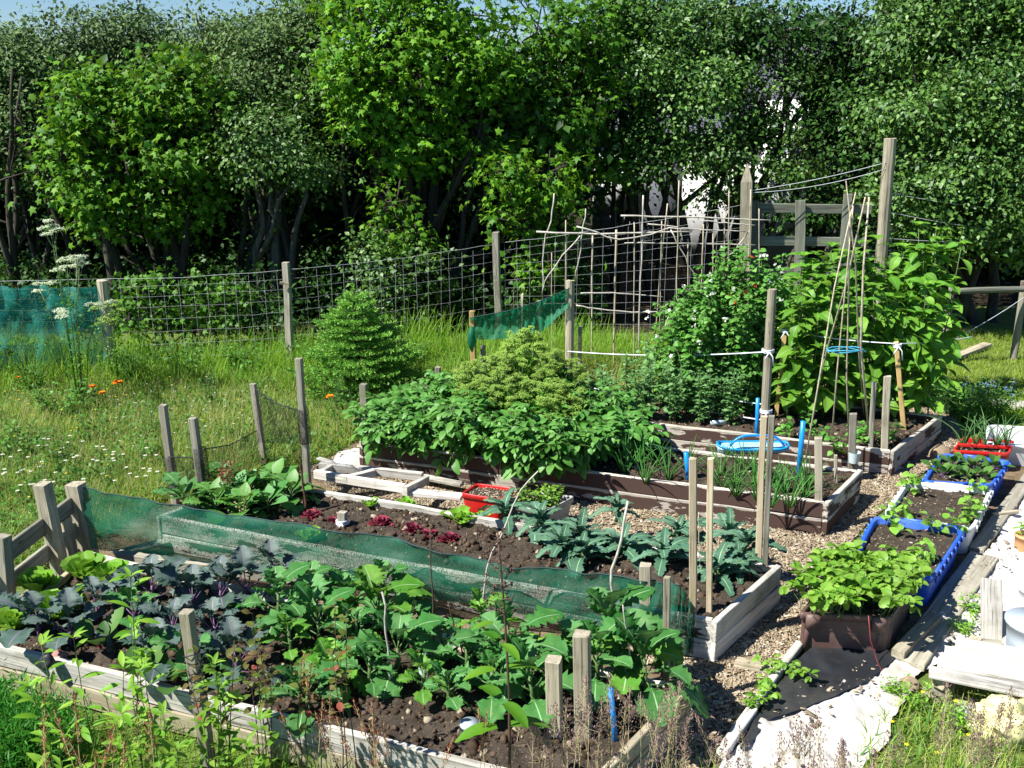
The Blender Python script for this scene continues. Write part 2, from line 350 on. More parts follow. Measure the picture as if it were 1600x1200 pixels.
M['whitefl'] = L('whitefl', (.70, .72, .62), (.82, .82, .76), .7, .3)
M['whiteumb'] = L('whiteumb', (.45, .55, .34), (.72, .76, .60), .7, .3)
M['yellowfl'] = L('yellowfl', (.75, .62, .01), (.80, .70, .05), .6, .2)
M['orangefl'] = L('orangefl', (.80, .22, .01), (.85, .30, .01), .6, .2)
M['redfl'] = L('redfl', (.55, .05, .02), (.60, .10, .03), .6, .2)
M['bluefl'] = L('bluefl', (.18, .25, .60), (.30, .36, .70), .6, .2)
M['pinkfl'] = L('pinkfl', (.70, .35, .55), (.75, .60, .65), .6, .2)
# ------------------------------------------------------------ timber
def beam_mesh(Lg, w, h, rnd=False, seg=None, point=False, warp=.003):
    nm = NM(); seg = seg or max(2, int(Lg / .35)); x = np.linspace(0, Lg, seg + 1)
    if rnd: a = np.arange(12) * 2 * pi / 12; cs = np.stack([np.cos(a) * w / 2, np.sin(a) * h / 2], 1)
    else:
        c = min(.005, w * .18); a, b = w / 2, h / 2
        cs = np.array([(-a + c, -b), (a - c, -b), (a, -b + c), (a, b - c), (a - c, b), (-a + c, b), (-a, b - c), (-a, -b + c)])
    n = len(cs); V = []
    for k, xx in enumerate(x):
        j = rng.normal(size=2) * warp; s_ = 1 + rng.normal() * .012
        for q in cs:
            V.append((xx + (rng.normal() * .003 if k in (0, seg) else 0), q[0] * s_ + j[0], q[1] * s_ + j[1]))
    V = np.array(V)
    if point:
        V[-n:, 1] *= .12; V[-n:, 2] *= .12; i = (seg - 1) * n; V[i:i + n, 0] = Lg - .22
    i = np.arange(seg)[:, None]; j = np.arange(n)[None]; jn = (j + 1) % n
    F = np.stack(np.broadcast_arrays(i * n + j, i * n + jn, (i + 1) * n + jn, (i + 1) * n + j), -1).reshape(-1, 4)
    nm.add(V, F); me = bpy.data.meshes.new('timber')
    faces = [tuple(f) for f in F] + [tuple(range(n))[::-1], tuple(range(seg * n, seg * n + n))]
    me.from_pydata([tuple(v) for v in V], [], faces); me.update(); return me
def beam(name, p0, p1, w, h, mat, parent=None, rnd=False, up=(0, 0, 1), point=False, warp=.003):
    p0, p1 = V3(p0), V3(p1); d = p1 - p0; Lg = d.length; x = d.normalized(); u = Vector(up)
    if abs(x.dot(u)) > .95: u = Vector((0.25, 1, 0))
    z = (u - x * u.dot(x)).normalized(); y = z.cross(x)
    me = beam_mesh(Lg, w, h, rnd, point=point, warp=warp); me.name = name; me.materials.append(mat)
    o = bpy.data.objects.new(name, me); COL.objects.link(o)
    mt = Matrix((x, y, z)).transposed().to_4x4(); mt.translation = p0 - (parent.location if parent is not None else Vector())
    if parent is not None: o.parent = parent
    o.matrix_basis = mt; return o
def post(name, label, cat, base, top, wpx, mat='post', zb=0., rnd=False, group=None, parent=None, point=False, sink=.12, depth=None):
    b = G(base[0], base[1], zb); t = P(top[0], top[1], b[1]); w = wpx * mpp(b)
    d = (t - b) / np.linalg.norm(t - b); b2 = b - d * sink
    o = beam(name, b2, t, w * .9, (depth or w * .8), M[mat], parent, rnd, point=point, warp=.002)
    if parent is None: tag(o, label, cat, group)
    return o
def in_poly(pts, poly):
    x, y = pts[:, 0], pts[:, 1]; ins = np.zeros(len(pts), bool); n = len(poly)
    for i in range(n):
        x1, y1 = poly[i][:2]; x2, y2 = poly[(i + 1) % n][:2]
        c = ((y1 > y) != (y2 > y)) & (x < (x2 - x1) * (y - y1) / (y2 - y1 + 1e-12) + x1); ins ^= c
    return ins
def gpoly(px, z=0): return [G(a, b, z) for a, b in px]
def ragged(poly, amp=.03, step=.05):
    out = []; n = len(poly)
    for i in range(n):
        p, q = np.asarray(poly[i], float), np.asarray(poly[(i + 1) % n], float); k = max(1, int(np.linalg.norm(q - p) / step))
        for j in range(k):
            r = p + (q - p) * j / k; r[:2] += amp * np.array([MN.noise(Vector((r[0] * 3, r[1] * 3, 1))) + .5 * MN.noise(Vector((r[0] * 11, r[1] * 11, 1))), MN.noise(Vector((r[0] * 3, r[1] * 3, 9)))]); out.append(r)
    return out
def patch(nm, poly, cell, zf, mat=0):
    P2 = np.array([p[:2] for p in poly]); lo, hi = P2.min(0), P2.max(0)
    nx, ny = int((hi[0] - lo[0]) / cell) + 2, int((hi[1] - lo[1]) / cell) + 2
    xs = lo[0] + np.arange(nx) * cell; ys = lo[1] + np.arange(ny) * cell
    XX, YY = np.meshgrid(xs, ys, indexing='ij'); C = np.stack([XX.ravel() + cell / 2, YY.ravel() + cell / 2], 1)
    ins = in_poly(C, poly).reshape(nx, ny); ins[-1] = False; ins[:, -1] = False
    I, J = np.nonzero(ins); F = np.stack([I * ny + J, (I + 1) * ny + J, (I + 1) * ny + J + 1, I * ny + J + 1], 1)
    used, inv = np.unique(F, return_inverse=True); F = inv.reshape(-1, 4)
    X = XX.ravel()[used]; Y = YY.ravel()[used]; cnt = np.bincount(F.ravel(), minlength=len(used)); A_ = P2; B_ = np.roll(P2, -1, 0)
    for k in np.nonzero(cnt < 4)[0]:
        q = np.array([X[k], Y[k]]); e = B_ - A_; t = np.clip(((q - A_) * e).sum(1) / ((e * e).sum(1) + 1e-12), 0, 1); r = A_ + e * t[:, None]; m = np.argmin(((r - q) ** 2).sum(1))
        if ((r[m] - q) ** 2).sum() < (1.3 * cell) ** 2: X[k], Y[k] = r[m]
    Z = np.array([zf(a, b) for a, b in zip(X, Y)])
    nm.add(np.stack([X, Y, Z], 1), F, mat)
def fn(x, y, s, o=0): return MN.noise(Vector((x * s + o, y * s, o * 1.7)))
def sample(poly, n):
    P2 = np.array([p[:2] for p in poly]); lo, hi = P2.min(0), P2.max(0); out = []
    A = np.random.default_rng(n + len(poly))
    pts = A.uniform(lo, hi, size=(int(n * np.prod(hi - lo)) + 1, 2)); return pts[in_poly(pts, poly)]
def parea(p):
    x, y = p[:, 0], p[:, 1]; return abs(np.dot(x, np.roll(y, 1)) - np.dot(y, np.roll(x, 1))) / 2
# ------------------------------------------------------------ camera, world, sun
cam = bpy.data.cameras.new('camera'); co = bpy.data.objects.new('camera', cam); COL.objects.link(co); sc.camera = co
cam.sensor_width = 36; cam.lens = 36.0; cam.clip_end = 2000; cam.clip_start = .05
co.location = (0, 0, CAMH); co.rotation_euler = (pi / 2 - PIT, 0, 0)
SUND = Vector((-1.0, -.42, 0)).normalized(); EL = R(51)
sund = Vector((SUND.x * cos(EL), SUND.y * cos(EL), sin(EL)))
sl = bpy.data.lights.new('sun', 'SUN'); so = bpy.data.objects.new('sun', sl); COL.objects.link(so)
sl.energy = 5.0; sl.angle = R(.5); sl.color = (1, .975, .92); so.rotation_euler = sund.to_track_quat('Z', 'Y').to_euler(); so.location = sund * 30
w = bpy.data.worlds.new('World'); sc.world = w; w.use_nodes = True; wn = w.node_tree; sk = wn.nodes.new('ShaderNodeTexSky')
sk.sky_type = 'NISHITA'; sk.sun_disc = False; sk.sun_elevation = EL; sk.sun_rotation = math.atan2(sund.x, sund.y); sk.air_density = 1.0; sk.dust_density = .0; sk.ozone_density = 4.0; sk.altitude = 300
bg = wn.nodes['Background']; tm = wn.nodes.new('ShaderNodeMix'); tm.data_type = 'RGBA'; tm.blend_type = 'MULTIPLY'; tm.inputs[0].default_value = 1; tm.inputs[7].default_value = (.72, .92, 1.2, 1)
wn.links.new(sk.outputs[0], tm.inputs[6]); wn.links.new(tm.outputs[2], bg.inputs[0]); bg.inputs[1].default_value = .052
sc.view_settings.view_transform = 'Standard'; sc.view_settings.look = 'None'; sc.view_settings.exposure = .98; sc.view_settings.gamma = 1
try:
    sc.cycles.max_bounces = 5; sc.cycles.transparent_max_bounces = 12; sc.cycles.diffuse_bounces = 3; sc.cycles.glossy_bounces = 2; sc.cycles.transmission_bounces = 3
    sc.cycles.use_denoising = True; sc.cycles.caustics_reflective = False; sc.cycles.caustics_refractive = False
except Exception: pass
# ------------------------------------------------------------ ground sheets
nm = NM(); g = 24; xs = np.concatenate([[-400, -150, -60], np.linspace(-30, 30, g), [60, 150, 400]])
n = len(xs); XX, YY = np.meshgrid(xs, xs + 12, indexing='ij'); I, J = np.meshgrid(np.arange(n - 1), np.arange(n - 1), indexing='ij'); I = I.ravel(); J = J.ravel()
nm.add(np.stack([XX.ravel(), YY.ravel(), 0 * XX.ravel()], 1), np.stack([I * n + J, (I + 1) * n + J, (I + 1) * n + J + 1, I * n + J + 1], 1))
tag(nm.build('ground', M['ground'], loc=(0, 0, 0)), kind='structure')
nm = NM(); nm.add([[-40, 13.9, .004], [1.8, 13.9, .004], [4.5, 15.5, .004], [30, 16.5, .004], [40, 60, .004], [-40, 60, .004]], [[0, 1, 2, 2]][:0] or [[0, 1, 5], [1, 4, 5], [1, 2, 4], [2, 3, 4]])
tag(nm.build('shaded_forest_floor', M['shadedlitter'], loc=(0, 0, 0)), kind='structure')  # dark floor sheet, shadow under the wood put into its colour
# ------------------------------------------------------------ trees
def tree(name, label, cat, bpx, Y, blobs, tpl, size, mat, bark='bark', cover=1.3, clump=.2, rad=.09, group=None, stems=1, twigs=True, lit=.0, trunkpts=None):
    base = P(bpx, 500, Y); base[2] = 0
    root = thing(name, label, cat, base, group)
    cr = NM(); tk = NM(); cs = []
    for (px, py, rx, ry, yy) in blobs:
        c = P(px, py, yy); s = mpp(c); a, b = rx * s, ry * s; dp = (a + b) / 2; cs.append(c)
        area = 4 * pi * ((a * b) ** .8 + (a * dp) ** .8 + (b * dp) ** .8) / 3 ** 1
        area = 4 * pi * (((a * b) ** 1.6 + (a * dp) ** 1.6 + (b * dp) ** 1.6) / 3) ** (1 / 1.6)
        la = .42 * size * size; nl = int(cover * 1.08 * area / la); per = max(8, int(.9 * clump * clump * 6 / la * .5)); per = min(per, 90); nc = max(6, nl // per)
        u = unit(nc); rr = rng.uniform(.55, 1.0, nc) ** .6
        lump = np.array([1 + .33 * MN.noise(Vector((q[0] * 2.2 + px, q[1] * 2.2, q[2] * 2.2 + py))) for q in u])
        K = 10; sc0 = unit(K) * (rng.uniform(.45, .78, K))[:, None]; sr = rng.uniform(.28, .45, K); w_ = sr ** 2 / (sr ** 2).sum(); ch = rng.choice(K, nc, p=w_)
        u[:, 2] = u[:, 2] * .8 + .28; loose = rng.uniform(size=nc) < .2
        rel = sc0[ch] + u * sr[ch][:, None] * rng.uniform(.75, 1.08, nc)[:, None]; rel[loose] = (u * (rr * lump)[:, None])[loose]
        C = c + rel * np.array([a, dp, b]) * 1.06
        C = C[C[:, 2] > .15]; nc = len(C)
        if nc == 0: continue
        csz = rng.uniform(.6, 1.35, nc)
        o = rng.normal(size=(nc, per, 3)) * (clump * csz)[:, None, None] * np.array([1, 1, .55]); W = (C[:, None] + o).reshape(-1, 3)
        out = (W - c); out /= np.linalg.norm(out, axis=1, keepdims=True) + 1e-6
        cd = np.repeat(unit(nc), per, 0); cn = np.repeat(unit(nc) * .55, per, 0); D = out * .4 + cd * .5 + unit(len(W)) * .6 + np.array([0, 0, -.3]); N = np.array([0, 0, .65]) + out * .8 + cn + unit(len(W)) * .38
        cr.scatter(tpl, W, D, N, rng.uniform(.5, 1.4, len(W)) * size)
        if twigs:
            k = min(nc, 26); q = C[:k]; tk.sticks(c + (q - c) * .1 + rng.normal(size=q.shape) * .05, q, .010)
    # trunk(s) and limbs
    if trunkpts is None:
        order = sorted(range(len(cs)), key=lambda i: cs[i][2])
        for st in range(stems):
            b0 = base + np.array([rng.normal() * .18 * (stems > 1), rng.normal() * .2 * (stems > 1), -.1])
            tgt = cs[order[-1 - st % len(cs)]]; mid = b0 * .5 + tgt * .5; mid[2] = (tgt[2]) * .42
            pts = np.array([b0, b0 * .75 + mid * .25 + rng.normal(size=3) * .05, mid + rng.normal(size=3) * [.12, .12, 0], mid * .5 + tgt * .5 + rng.normal(size=3) * .12, tgt])
            tt = np.linspace(0, 1, 12); pp = np.stack([np.interp(tt, np.linspace(0, 1, 5), pts[:, k]) for k in range(3)], 1) + rng.normal(size=(12, 3)) * .02
            tk.tube(pp, np.linspace(rad, rad * .3, 12) * rng.uniform(.7, 1.1), 8)
            for i, c in enumerate(cs):
                if i % stems != st: continue
                f = pp[rng.integers(3, 7)]; m2 = f * .5 + c * .5 + rng.normal(size=3) * .18; q = np.array([f, f * .5 + m2 * .5 + rng.normal(size=3) * .06, m2, m2 * .5 + c * .5 + rng.normal(size=3) * .08, c])
                tk.tube(q, np.linspace(rad * .55, rad * .15, 5), 6)
    tk.build('trunk', M[bark], root, smooth=True); cr.build('crown', M[mat], root)
    return root
WG = 'trees of the wood behind the fence'
T = tree
# back row, grey willows against the sky
T('willow_tree', 'grey green willow whose top meets the sky at the far left', 'tree', 20, 17, [(20, 130, 110, 80, 17), (-40, 220, 110, 110, 16.6), (60, 240, 80, 100, 16.6)], DIA, .07, 'willow', cover=1.25, group=WG, stems=3)
T('willow_tree', 'tall pale willow behind the two bright maples, tips against the sky', 'tree', 190, 17.5, [(190, 75, 90, 60, 17.5), (120, 75, 62, 55, 17.3), (270, 90, 70, 55, 17.3), (330, 75, 60, 52, 17)], DIA, .07, 'willow', cover=1.35, group=WG, stems=3)
T('willow_tree', 'pale willow just left of the big central maple, reaching above it', 'tree', 430, 16, [(430, 100, 90, 65, 16), (490, 35, 75, 65, 16.4), (430, 55, 50, 40, 16.4), (380, 150, 70, 60, 15.6), (500, 130, 60, 70, 15.8), (370, 70, 50, 35, 16.6)], DIA, .068, 'willow', cover=1.4, group=WG, stems=3)
T('willow_tree', 'small leaved grey tree hanging low between bright maple and big maple', 'tree', 430, 14.9, [(430, 215, 85, 55, 14.8), (390, 250, 55, 50, 14.6), (480, 260, 60, 45, 14.7), (440, 170, 60, 40, 15.2)], DIA, .065, 'birchleaf', 'birch', cover=1.2, group=WG, stems=4)
# bright maples
T('maple_tree', 'bright lime green maple, the left one of the pair at the left', 'tree', 190, 14.6, [(130, 180, 50, 68, 14.5), (105, 255, 45, 55, 14.4), (150, 300, 55, 60, 14.4), (160, 350, 50, 30, 14.6), (165, 130, 35, 35, 14.7)], LOB, .12, 'syc', cover=1.35, clump=.14, group=WG, stems=2, rad=.10)
T('maple_tree', 'bright lime green maple, the right and taller one of the left pair', 'tree', 270, 14.8, [(275, 120, 60, 50, 14.8), (235, 170, 50, 60, 14.6), (320, 170, 45, 60, 14.8), (270, 240, 70, 60, 14.5), (240, 320, 55, 55, 14.6), (310, 300, 45, 60, 14.9), (285, 350, 45, 25, 15)], LOB, .12, 'syc', cover=1.35, clump=.14, group=WG, stems=3, rad=.11)
T('maple_tree', 'large maple at the centre, bright upper crown leaving the frame', 'tree', 640, 15.2, [(600, 60, 95, 75, 15), (550, 120, 65, 60, 14.8), (660, 120, 80, 80, 15), (590, 190, 70, 55, 14.8), (700, 20, 100, 80, 15.3), (760, 110, 70, 85, 15.3), (640, 240, 60, 60, 15), (560, 10, 70, 50, 15.5), (740, 200, 60, 70, 15.2)], LOB, .12, 'syc', cover=1.2, clump=.15, group=WG, stems=3, rad=.13)
T('maple_tree', 'darker maple right of centre, shaded deep green crown', 'tree', 850, 15.8, [(850, 60, 95, 85, 15.8), (900, 170, 75, 80, 15.6), (820, 190, 60, 70, 15.6), (870, 270, 70, 60, 15.8), (930, 90, 60, 80, 16), (955, 255, 34, 48, 16.1)], LOB, .125, 'syc2', cover=1.1, clump=.18, group=WG, stems=2, rad=.13)
T('maple_bush', 'low leafy maple shoots below the dark maple, behind the green net', 'bush', 830, 14.3, [(800, 275, 48, 42, 14.2), (860, 275, 45, 45, 14.2), (815, 350, 55, 55, 14.3), (865, 360, 35, 50, 14.5), (830, 430, 55, 45, 14.4)], LOB, .115, 'syc', cover=1.0, clump=.14, group='bushes along the wood edge', stems=4, rad=.03)
T('maple_bush', 'upright leafy shoots above the little spruce, in front of dark wood', 'bush', 620, 14.2, [(615, 320, 30, 38, 14.2), (600, 370, 32, 30, 14.2), (650, 380, 36, 34, 14.2)], LOB, .105, 'syc', cover=.9, clump=.13, group='bushes along the wood edge', stems=4, rad=.025)
T('hazel_bush', 'small silvery leaved bush right behind the spruce top', 'bush', 620, 13.9, [(590, 420, 45, 45, 13.9), (650, 440, 45, 50, 14), (620, 480, 60, 40, 13.9), (575, 390, 25, 22, 14)], DIA, .075, 'birchleaf', cover=1.0, clump=.14, group='bushes along the wood edge', stems=5, rad=.02)
T('elder_bush', 'low green bush behind the wire, right of the left round post', 'bush', 270, 12.6, [(225, 460, 40, 24, 12.5), (280, 500, 40, 30, 12.7), (350, 480, 40, 40, 12.9), (300, 440, 26, 22, 12.9), (205, 500, 26, 26, 12.4)], LOB, .085, 'syc2', cover=.9, clump=.14, group='bushes along the wood edge', stems=5, rad=.02)
T('alder_bush', 'dark bush behind the wire left of the tall square fence post', 'bush', 400, 13.6, [(400, 470, 45, 50, 13.4), (420, 520, 40, 30, 13.2), (350, 520, 45, 30, 13.2)], DIA, .075, 'alder', cover=.9, clump=.15, group='bushes along the wood edge', stems=5, rad=.02)
# right hand trees
T('alder_tree', 'small leaved tree over the bean canes, soft grey green', 'tree', 1010, 16.2, [(1000, 110, 75, 70, 16), (1060, 60, 75, 60, 16.4), (1000, 40, 70, 55, 16.4), (1090, 150, 62, 70, 16), (1010, 235, 55, 55, 15.8), (960, 60, 50, 60, 16.4)], DIA, .068, 'birchleaf', cover=1.35, group=WG, stems=4, rad=.09)
T('birch_tree', 'light leaved tree right above the pointed post', 'tree', 1150, 16.2, [(1140, 100, 60, 75, 16.4), (1130, 240, 62, 55, 15.7), (1230, 250, 55, 50, 15.7), (1180, 170, 40, 55, 16), (1150, 20, 60, 40, 16.6), (1120, 310, 40, 16, 15.9), (1175, 300, 34, 14, 15.8), (1225, 120, 40, 34, 16.4)], DIA, .068, 'birchleaf', cover=1.1, group=WG, stems=4, rad=.08)
T('birch_tree', 'thin dark tree with bare limbs showing sky, above the timber rails', 'tree', 1270, 16.8, [(1290, 80, 50, 50, 16.8), (1240, 35, 55, 40, 17), (1330, 40, 70, 50, 16.8), (1310, 160, 60, 55, 16.4), (1370, 110, 55, 70, 16.4), (1350, 230, 50, 50, 16), (1280, 210, 40, 40, 16.2)], DIA, .08, 'alder', cover=.75, group=WG, stems=3, rad=.10)
T('birch_tree', 'large fresh green birch filling the right edge of the view', 'tree', 1500, 14.6, [(1520, 90, 100, 90, 14.6), (1440, 170, 80, 75, 14.2), (1590, 150, 90, 100, 14.6), (1480, 0, 90, 60, 14.8), (1640, 40, 80, 80, 14.6), (1500, 250, 110, 80, 14), (1420, 300, 60, 60, 13.8), (1590, 290, 90, 80, 14), (1500, 350, 90, 55, 13.9), (1590, 380, 80, 50, 13.9), (1420, 50, 60, 60, 15), (1430, 370, 45, 45, 14.2), (1570, 10, 100, 60, 15)], DIA, .07, 'birchleaf', cover=1.45, group=WG, stems=4, rad=.11)
# second and third row behind, deep in shade
k = 0
LB = ['at the far left edge', 'behind the left maple pair', 'between the left maples and the centre', 'behind the pale willow', 'behind the central maple', 'behind the dark maple', 'behind the bean canes']
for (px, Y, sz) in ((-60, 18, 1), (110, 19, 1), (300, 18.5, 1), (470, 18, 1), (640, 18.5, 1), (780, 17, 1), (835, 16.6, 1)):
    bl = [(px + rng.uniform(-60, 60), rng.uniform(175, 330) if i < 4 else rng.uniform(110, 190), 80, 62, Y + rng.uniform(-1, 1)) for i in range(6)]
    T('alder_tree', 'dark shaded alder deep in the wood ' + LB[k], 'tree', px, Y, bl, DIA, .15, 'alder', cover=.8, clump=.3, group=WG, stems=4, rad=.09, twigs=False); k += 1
for (px, lab) in ((1400, 'dark shaded alder behind the birch beside the tall round post'), (1560, 'dark shaded alder behind the birch at the right edge')):
    T('alder_tree', lab, 'tree', px, 18, [(px + rng.uniform(-60, 60), rng.uniform(60, 400), 90, 75, 18 + rng.uniform(-1, 1)) for i in range(7)], DIA, .15, 'alder', cover=.8, clump=.3, group=WG, stems=3, rad=.09, twigs=False)
T('alder_tree', 'dark trunked tree seen through the timber rails', 'tree', 1235, 15.2, [(1260, 330, 55, 40, 15.6), (1330, 320, 50, 40, 15.6), (1380, 420, 45, 50, 15.5), (1290, 420, 40, 30, 16)], DIA, .08, 'alder', cover=.7, group=WG, stems=4, rad=.10)
T('alder_tree', 'dark broad alder hiding the house behind the pointed post', 'tree', 1090, 16.3, [(1000, 200, 70, 55, 16.2), (1080, 130, 80, 65, 16.4), (1100, 230, 70, 42, 16.2), (1180, 60, 80, 60, 16.5), (1190, 215, 38, 50, 16.3), (1320, 190, 60, 75, 16.3), (1300, 90, 70, 60, 16.5), (1000, 60, 80, 70, 16.5), (1360, 300, 50, 60, 16.1)], DIA, .10, 'alder', cover=1.1, clump=.22, group=WG, stems=3, rad=.09)
# bare dark stems inside the wood edge
for i, (px, Y, lean) in enumerate(((30, 15.4, .3), (75, 16.2, -.2), (135, 15.6, .2), (255, 15.2, -.35), (375, 15.2, .3), (462, 15.6, -.2), (545, 15.4, .35), (700, 15.2, .5), (960, 16.4, .2))):
    b = P(px, 500, Y); b[2] = 0; lab = ['far left edge', 'left edge, behind the cow parsley', 'left of the bright maples', 'below the bright maples', 'left of the tall square fence post', 'above the tall square fence post', 'above the little spruce', 'left of the far square post', 'behind the bean canes'][i]
    rt = thing('tree_stem', 'bare dark forked tree stem in the shade, ' + lab, 'tree', b, 'bare stems in the shade of the wood'); tk = NM(); cr = NM()
    for s_ in range(3):
        h = rng.uniform(2.6, 3.6); tt = np.linspace(0, 1, 9); dx = lean + rng.normal() * .5
        pp = b + np.stack([dx * tt ** 1.3 + np.cumsum(rng.normal(size=9) * .03), rng.normal() * .3 * tt, h * tt], 1); tk.tube(pp, np.linspace(.06, .02, 9), 7)
        for q in range(4):
            f = pp[rng.integers(2, 7)]; e = f + np.array([rng.normal() * .6, rng.normal() * .3, rng.uniform(.2, .8)]); tk.tube([f, f * .5 + e * .5 + rng.normal(size=3) * .07, e], [.022, .014, .006], 5)
            n_ = 26; W = e + rng.normal(size=(n_, 3)) * .22; cr.scatter(DIA, W, unit(n_), np.array([0, 0, 1]) + unit(n_) * .6, .09)
    tk.build('trunk', M['birch' if i in (4, 7) else 'bark'], rt, smooth=True); cr.build('crown', M['alder'], rt)
# the far thicket: one mass, leaf colour darkened in place of deep shade
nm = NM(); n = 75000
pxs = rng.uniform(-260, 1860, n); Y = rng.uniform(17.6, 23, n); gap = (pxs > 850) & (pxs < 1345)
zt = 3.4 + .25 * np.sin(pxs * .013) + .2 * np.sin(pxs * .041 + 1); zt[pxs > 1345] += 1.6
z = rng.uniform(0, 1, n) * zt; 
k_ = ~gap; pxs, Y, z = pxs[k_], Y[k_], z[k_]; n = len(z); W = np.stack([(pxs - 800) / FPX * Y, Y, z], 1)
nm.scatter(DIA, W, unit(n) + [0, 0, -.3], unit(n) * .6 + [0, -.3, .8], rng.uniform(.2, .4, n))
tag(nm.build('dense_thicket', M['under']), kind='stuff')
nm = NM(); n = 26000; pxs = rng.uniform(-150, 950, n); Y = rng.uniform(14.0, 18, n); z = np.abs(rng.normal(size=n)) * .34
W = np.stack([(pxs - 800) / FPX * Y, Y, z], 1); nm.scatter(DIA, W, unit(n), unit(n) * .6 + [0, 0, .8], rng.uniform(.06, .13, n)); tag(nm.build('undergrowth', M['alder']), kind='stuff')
# ------------------------------------------------------------ white house behind the trees
HB = P(1140, 400, 18.6); HB[2] = 0
hs = thing('white_house', 'white rendered house glimpsed through gaps in the trees', 'house', HB)
def hbox(name, x0, x1, y0, y1, z0, z1, mat, par=None):
    q = NM(); ang = R(-28); X = np.array([cos(ang), sin(ang), 0]); Yv = np.array([-sin(ang), cos(ang), 0])
    c = HB + X * (x0 + x1) / 2 + Yv * (y0 + y1) / 2 + np.array([0, 0, (z0 + z1) / 2]); q.box(c, x1 - x0, y1 - y0, z1 - z0, ang); return q.build(name, M[mat], par or hs)
HW = 2.75
hbox('wall', -HW, HW, 0, 6, 0, 2.5, 'wall'); hbox('gable', .55, 1.75, -.35, 3, 0, 3.0, 'wall')
q = NM(); ang = R(-28); X = np.array([cos(ang), sin(ang), 0]); Yv = np.array([-sin(ang), cos(ang), 0]); A = lambda x, y, z: HB + X * x + Yv * y + np.array([0, 0, z])
q.add([A(-HW - .2, -.3, 2.42), A(HW + .2, -.3, 2.42), A(HW + .2, 3, 4.2), A(-HW - .2, 3, 4.2), A(-HW - .2, 6.3, 2.42), A(HW + .2, 6.3, 2.42)], [[0, 1, 2, 3], [3, 2, 5, 4]]); q.add([A(-HW, .02, 2.5), A(-HW, 5.98, 2.5), A(-HW, 3, 4.1), A(HW, .02, 2.5), A(HW, 5.98, 2.5), A(HW, 3, 4.1)], [[0, 1, 2], [3, 4, 5]])
q.build('roof', M['slate'], hs)
for (x, z) in ((2.2, .9), (-2.2, .9)):
    wf = hbox('window', x - .5, x + .5, -.05, .1, z, z + 1.1, 'white'); hbox('pane', x - .42, x + .42, -.07, .05, z + .08, z + 1.02, 'glass', wf)
hbox('door', -1.9, -1.0, -.04, .1, 0, 2.0, 'slate')
# ------------------------------------------------------------ raised beds
def bed(label, tops, zt, nb, mats, soilz, group='raised timber beds', hb=.14, th=.042, extra_soil=None):
    c = [G(a, b, zt) for a, b in tops] if len(tops) == 4 else None
    if c is None:
        FL, FR, BR = [G(a, b, zt) for a, b in tops]; c = [FL, FR, BR, FL + (BR - FR)]
    FL, FR, BR, BLc = c; ctr = sum(c) / 4; ctr[2] = 0
    root = thing('raised_bed', label, 'raised bed', ctr, group)
    def uv(a, b): d = b - a; d[2] = 0; return d / np.linalg.norm(d)
    f, s_ = uv(FL, FR), uv(FR, BR)
    for k in range(nb):
        z = zt - hb * (k + .5) - .003 * k
        def bd(name, a, b, m, off):
            a, b = a.copy(), b.copy(); a[2] = b[2] = z; j = rng.normal() * .004
            return beam(name, a + off * (1 + j), b + off * (1 + j), th, hb - .004, M[m], root, warp=.003)
        nfr = s_ * (th / 2)
        bd('front_board', FL, FR, mats[min(k, len(mats) - 1)], s_ * (.5 * th + rng.uniform(0, .006)))
        bd('back_board', BLc, BR, mats[min(k, len(mats) - 1)], -s_ * (.5 * th + rng.uniform(0, .006)))
        bd('end_board', FR + s_ * th * 0, BR, {'paint': 'paint2', 'paint3': 'board'}.get(mats[-1], mats[-1]), f * (.5 * th + .003))
        bd('end_board', FL, BLc, {'paint3': 'board'}.get(mats[-1], mats[-1]), -f * (.5 * th + .003))
    poly = [FL + f * .002 + s_ * th, FR + s_ * th, BR - s_ * th, BLc - s_ * th]
    nm = NM(); zf = lambda x, y: soilz + .035 * fn(x, y, 3.1, 2) + .022 * fn(x, y, 11, 5) + .014 * fn(x, y, 29, 8)
    # soil grid in bed coordinates so that it meets the boards
    nu, nv = int(np.linalg.norm(FR - FL) / .022), int(np.linalg.norm(BR - FR) / .022)
    U, W = np.meshgrid(np.linspace(0, 1, nu), np.linspace(0, 1, nv), indexing='ij'); U = U.ravel()[:, None]; W = W.ravel()[:, None]
    pts = (1 - U) * (1 - W) * poly[0] + U * (1 - W) * poly[1] + U * W * poly[2] + (1 - U) * W * poly[3]
    pts[:, 2] = [zf(a, b) for a, b in pts[:, :2]]
    I, J = np.meshgrid(np.arange(nu - 1), np.arange(nv - 1), indexing='ij'); I = I.ravel(); J = J.ravel()
    nm.add(pts, np.stack([I * nv + J, (I + 1) * nv + J, (I + 1) * nv + J + 1, I * nv + J + 1], 1)); nm.build('soil', M['soil'], root, smooth=True)
    nm = NM(); pp = sample(poly, 900); n = len(pp); W = np.array([(a, b, zf(a, b)) for a, b in pp]); nm.scatter(CLOD, W, unit(n), unit(n), rng.gamma(1.6, .0055, n)); nm.build('soil_clods', M['clod'], root)['kind'] = 'stuff'
    root['zs'] = soilz; return root, c
CLOD = (np.array([[-1, -.6, -.5], [1, -.7, -.4], [.8, .9, -.5], [-.9, .7, -.4], [-.5, -.4, .7], [.6, -.3, .5], [.4, .5, .8], [-.6, .6, .5]], float), np.array([[0, 3, 2, 1], [4, 5, 6, 7], [0, 1, 5, 4], [1, 2, 6, 5], [2, 3, 7, 6], [3, 0, 4, 7]]))
ZT = .30
B1, c1 = bed('long weathered grey timber bed nearest the camera, full of brassicas', [(-20, 1005), (900, 1235), (1071, 1071), (146, 862)], ZT, 2, ['board', 'boardtan'], ZT - .05)
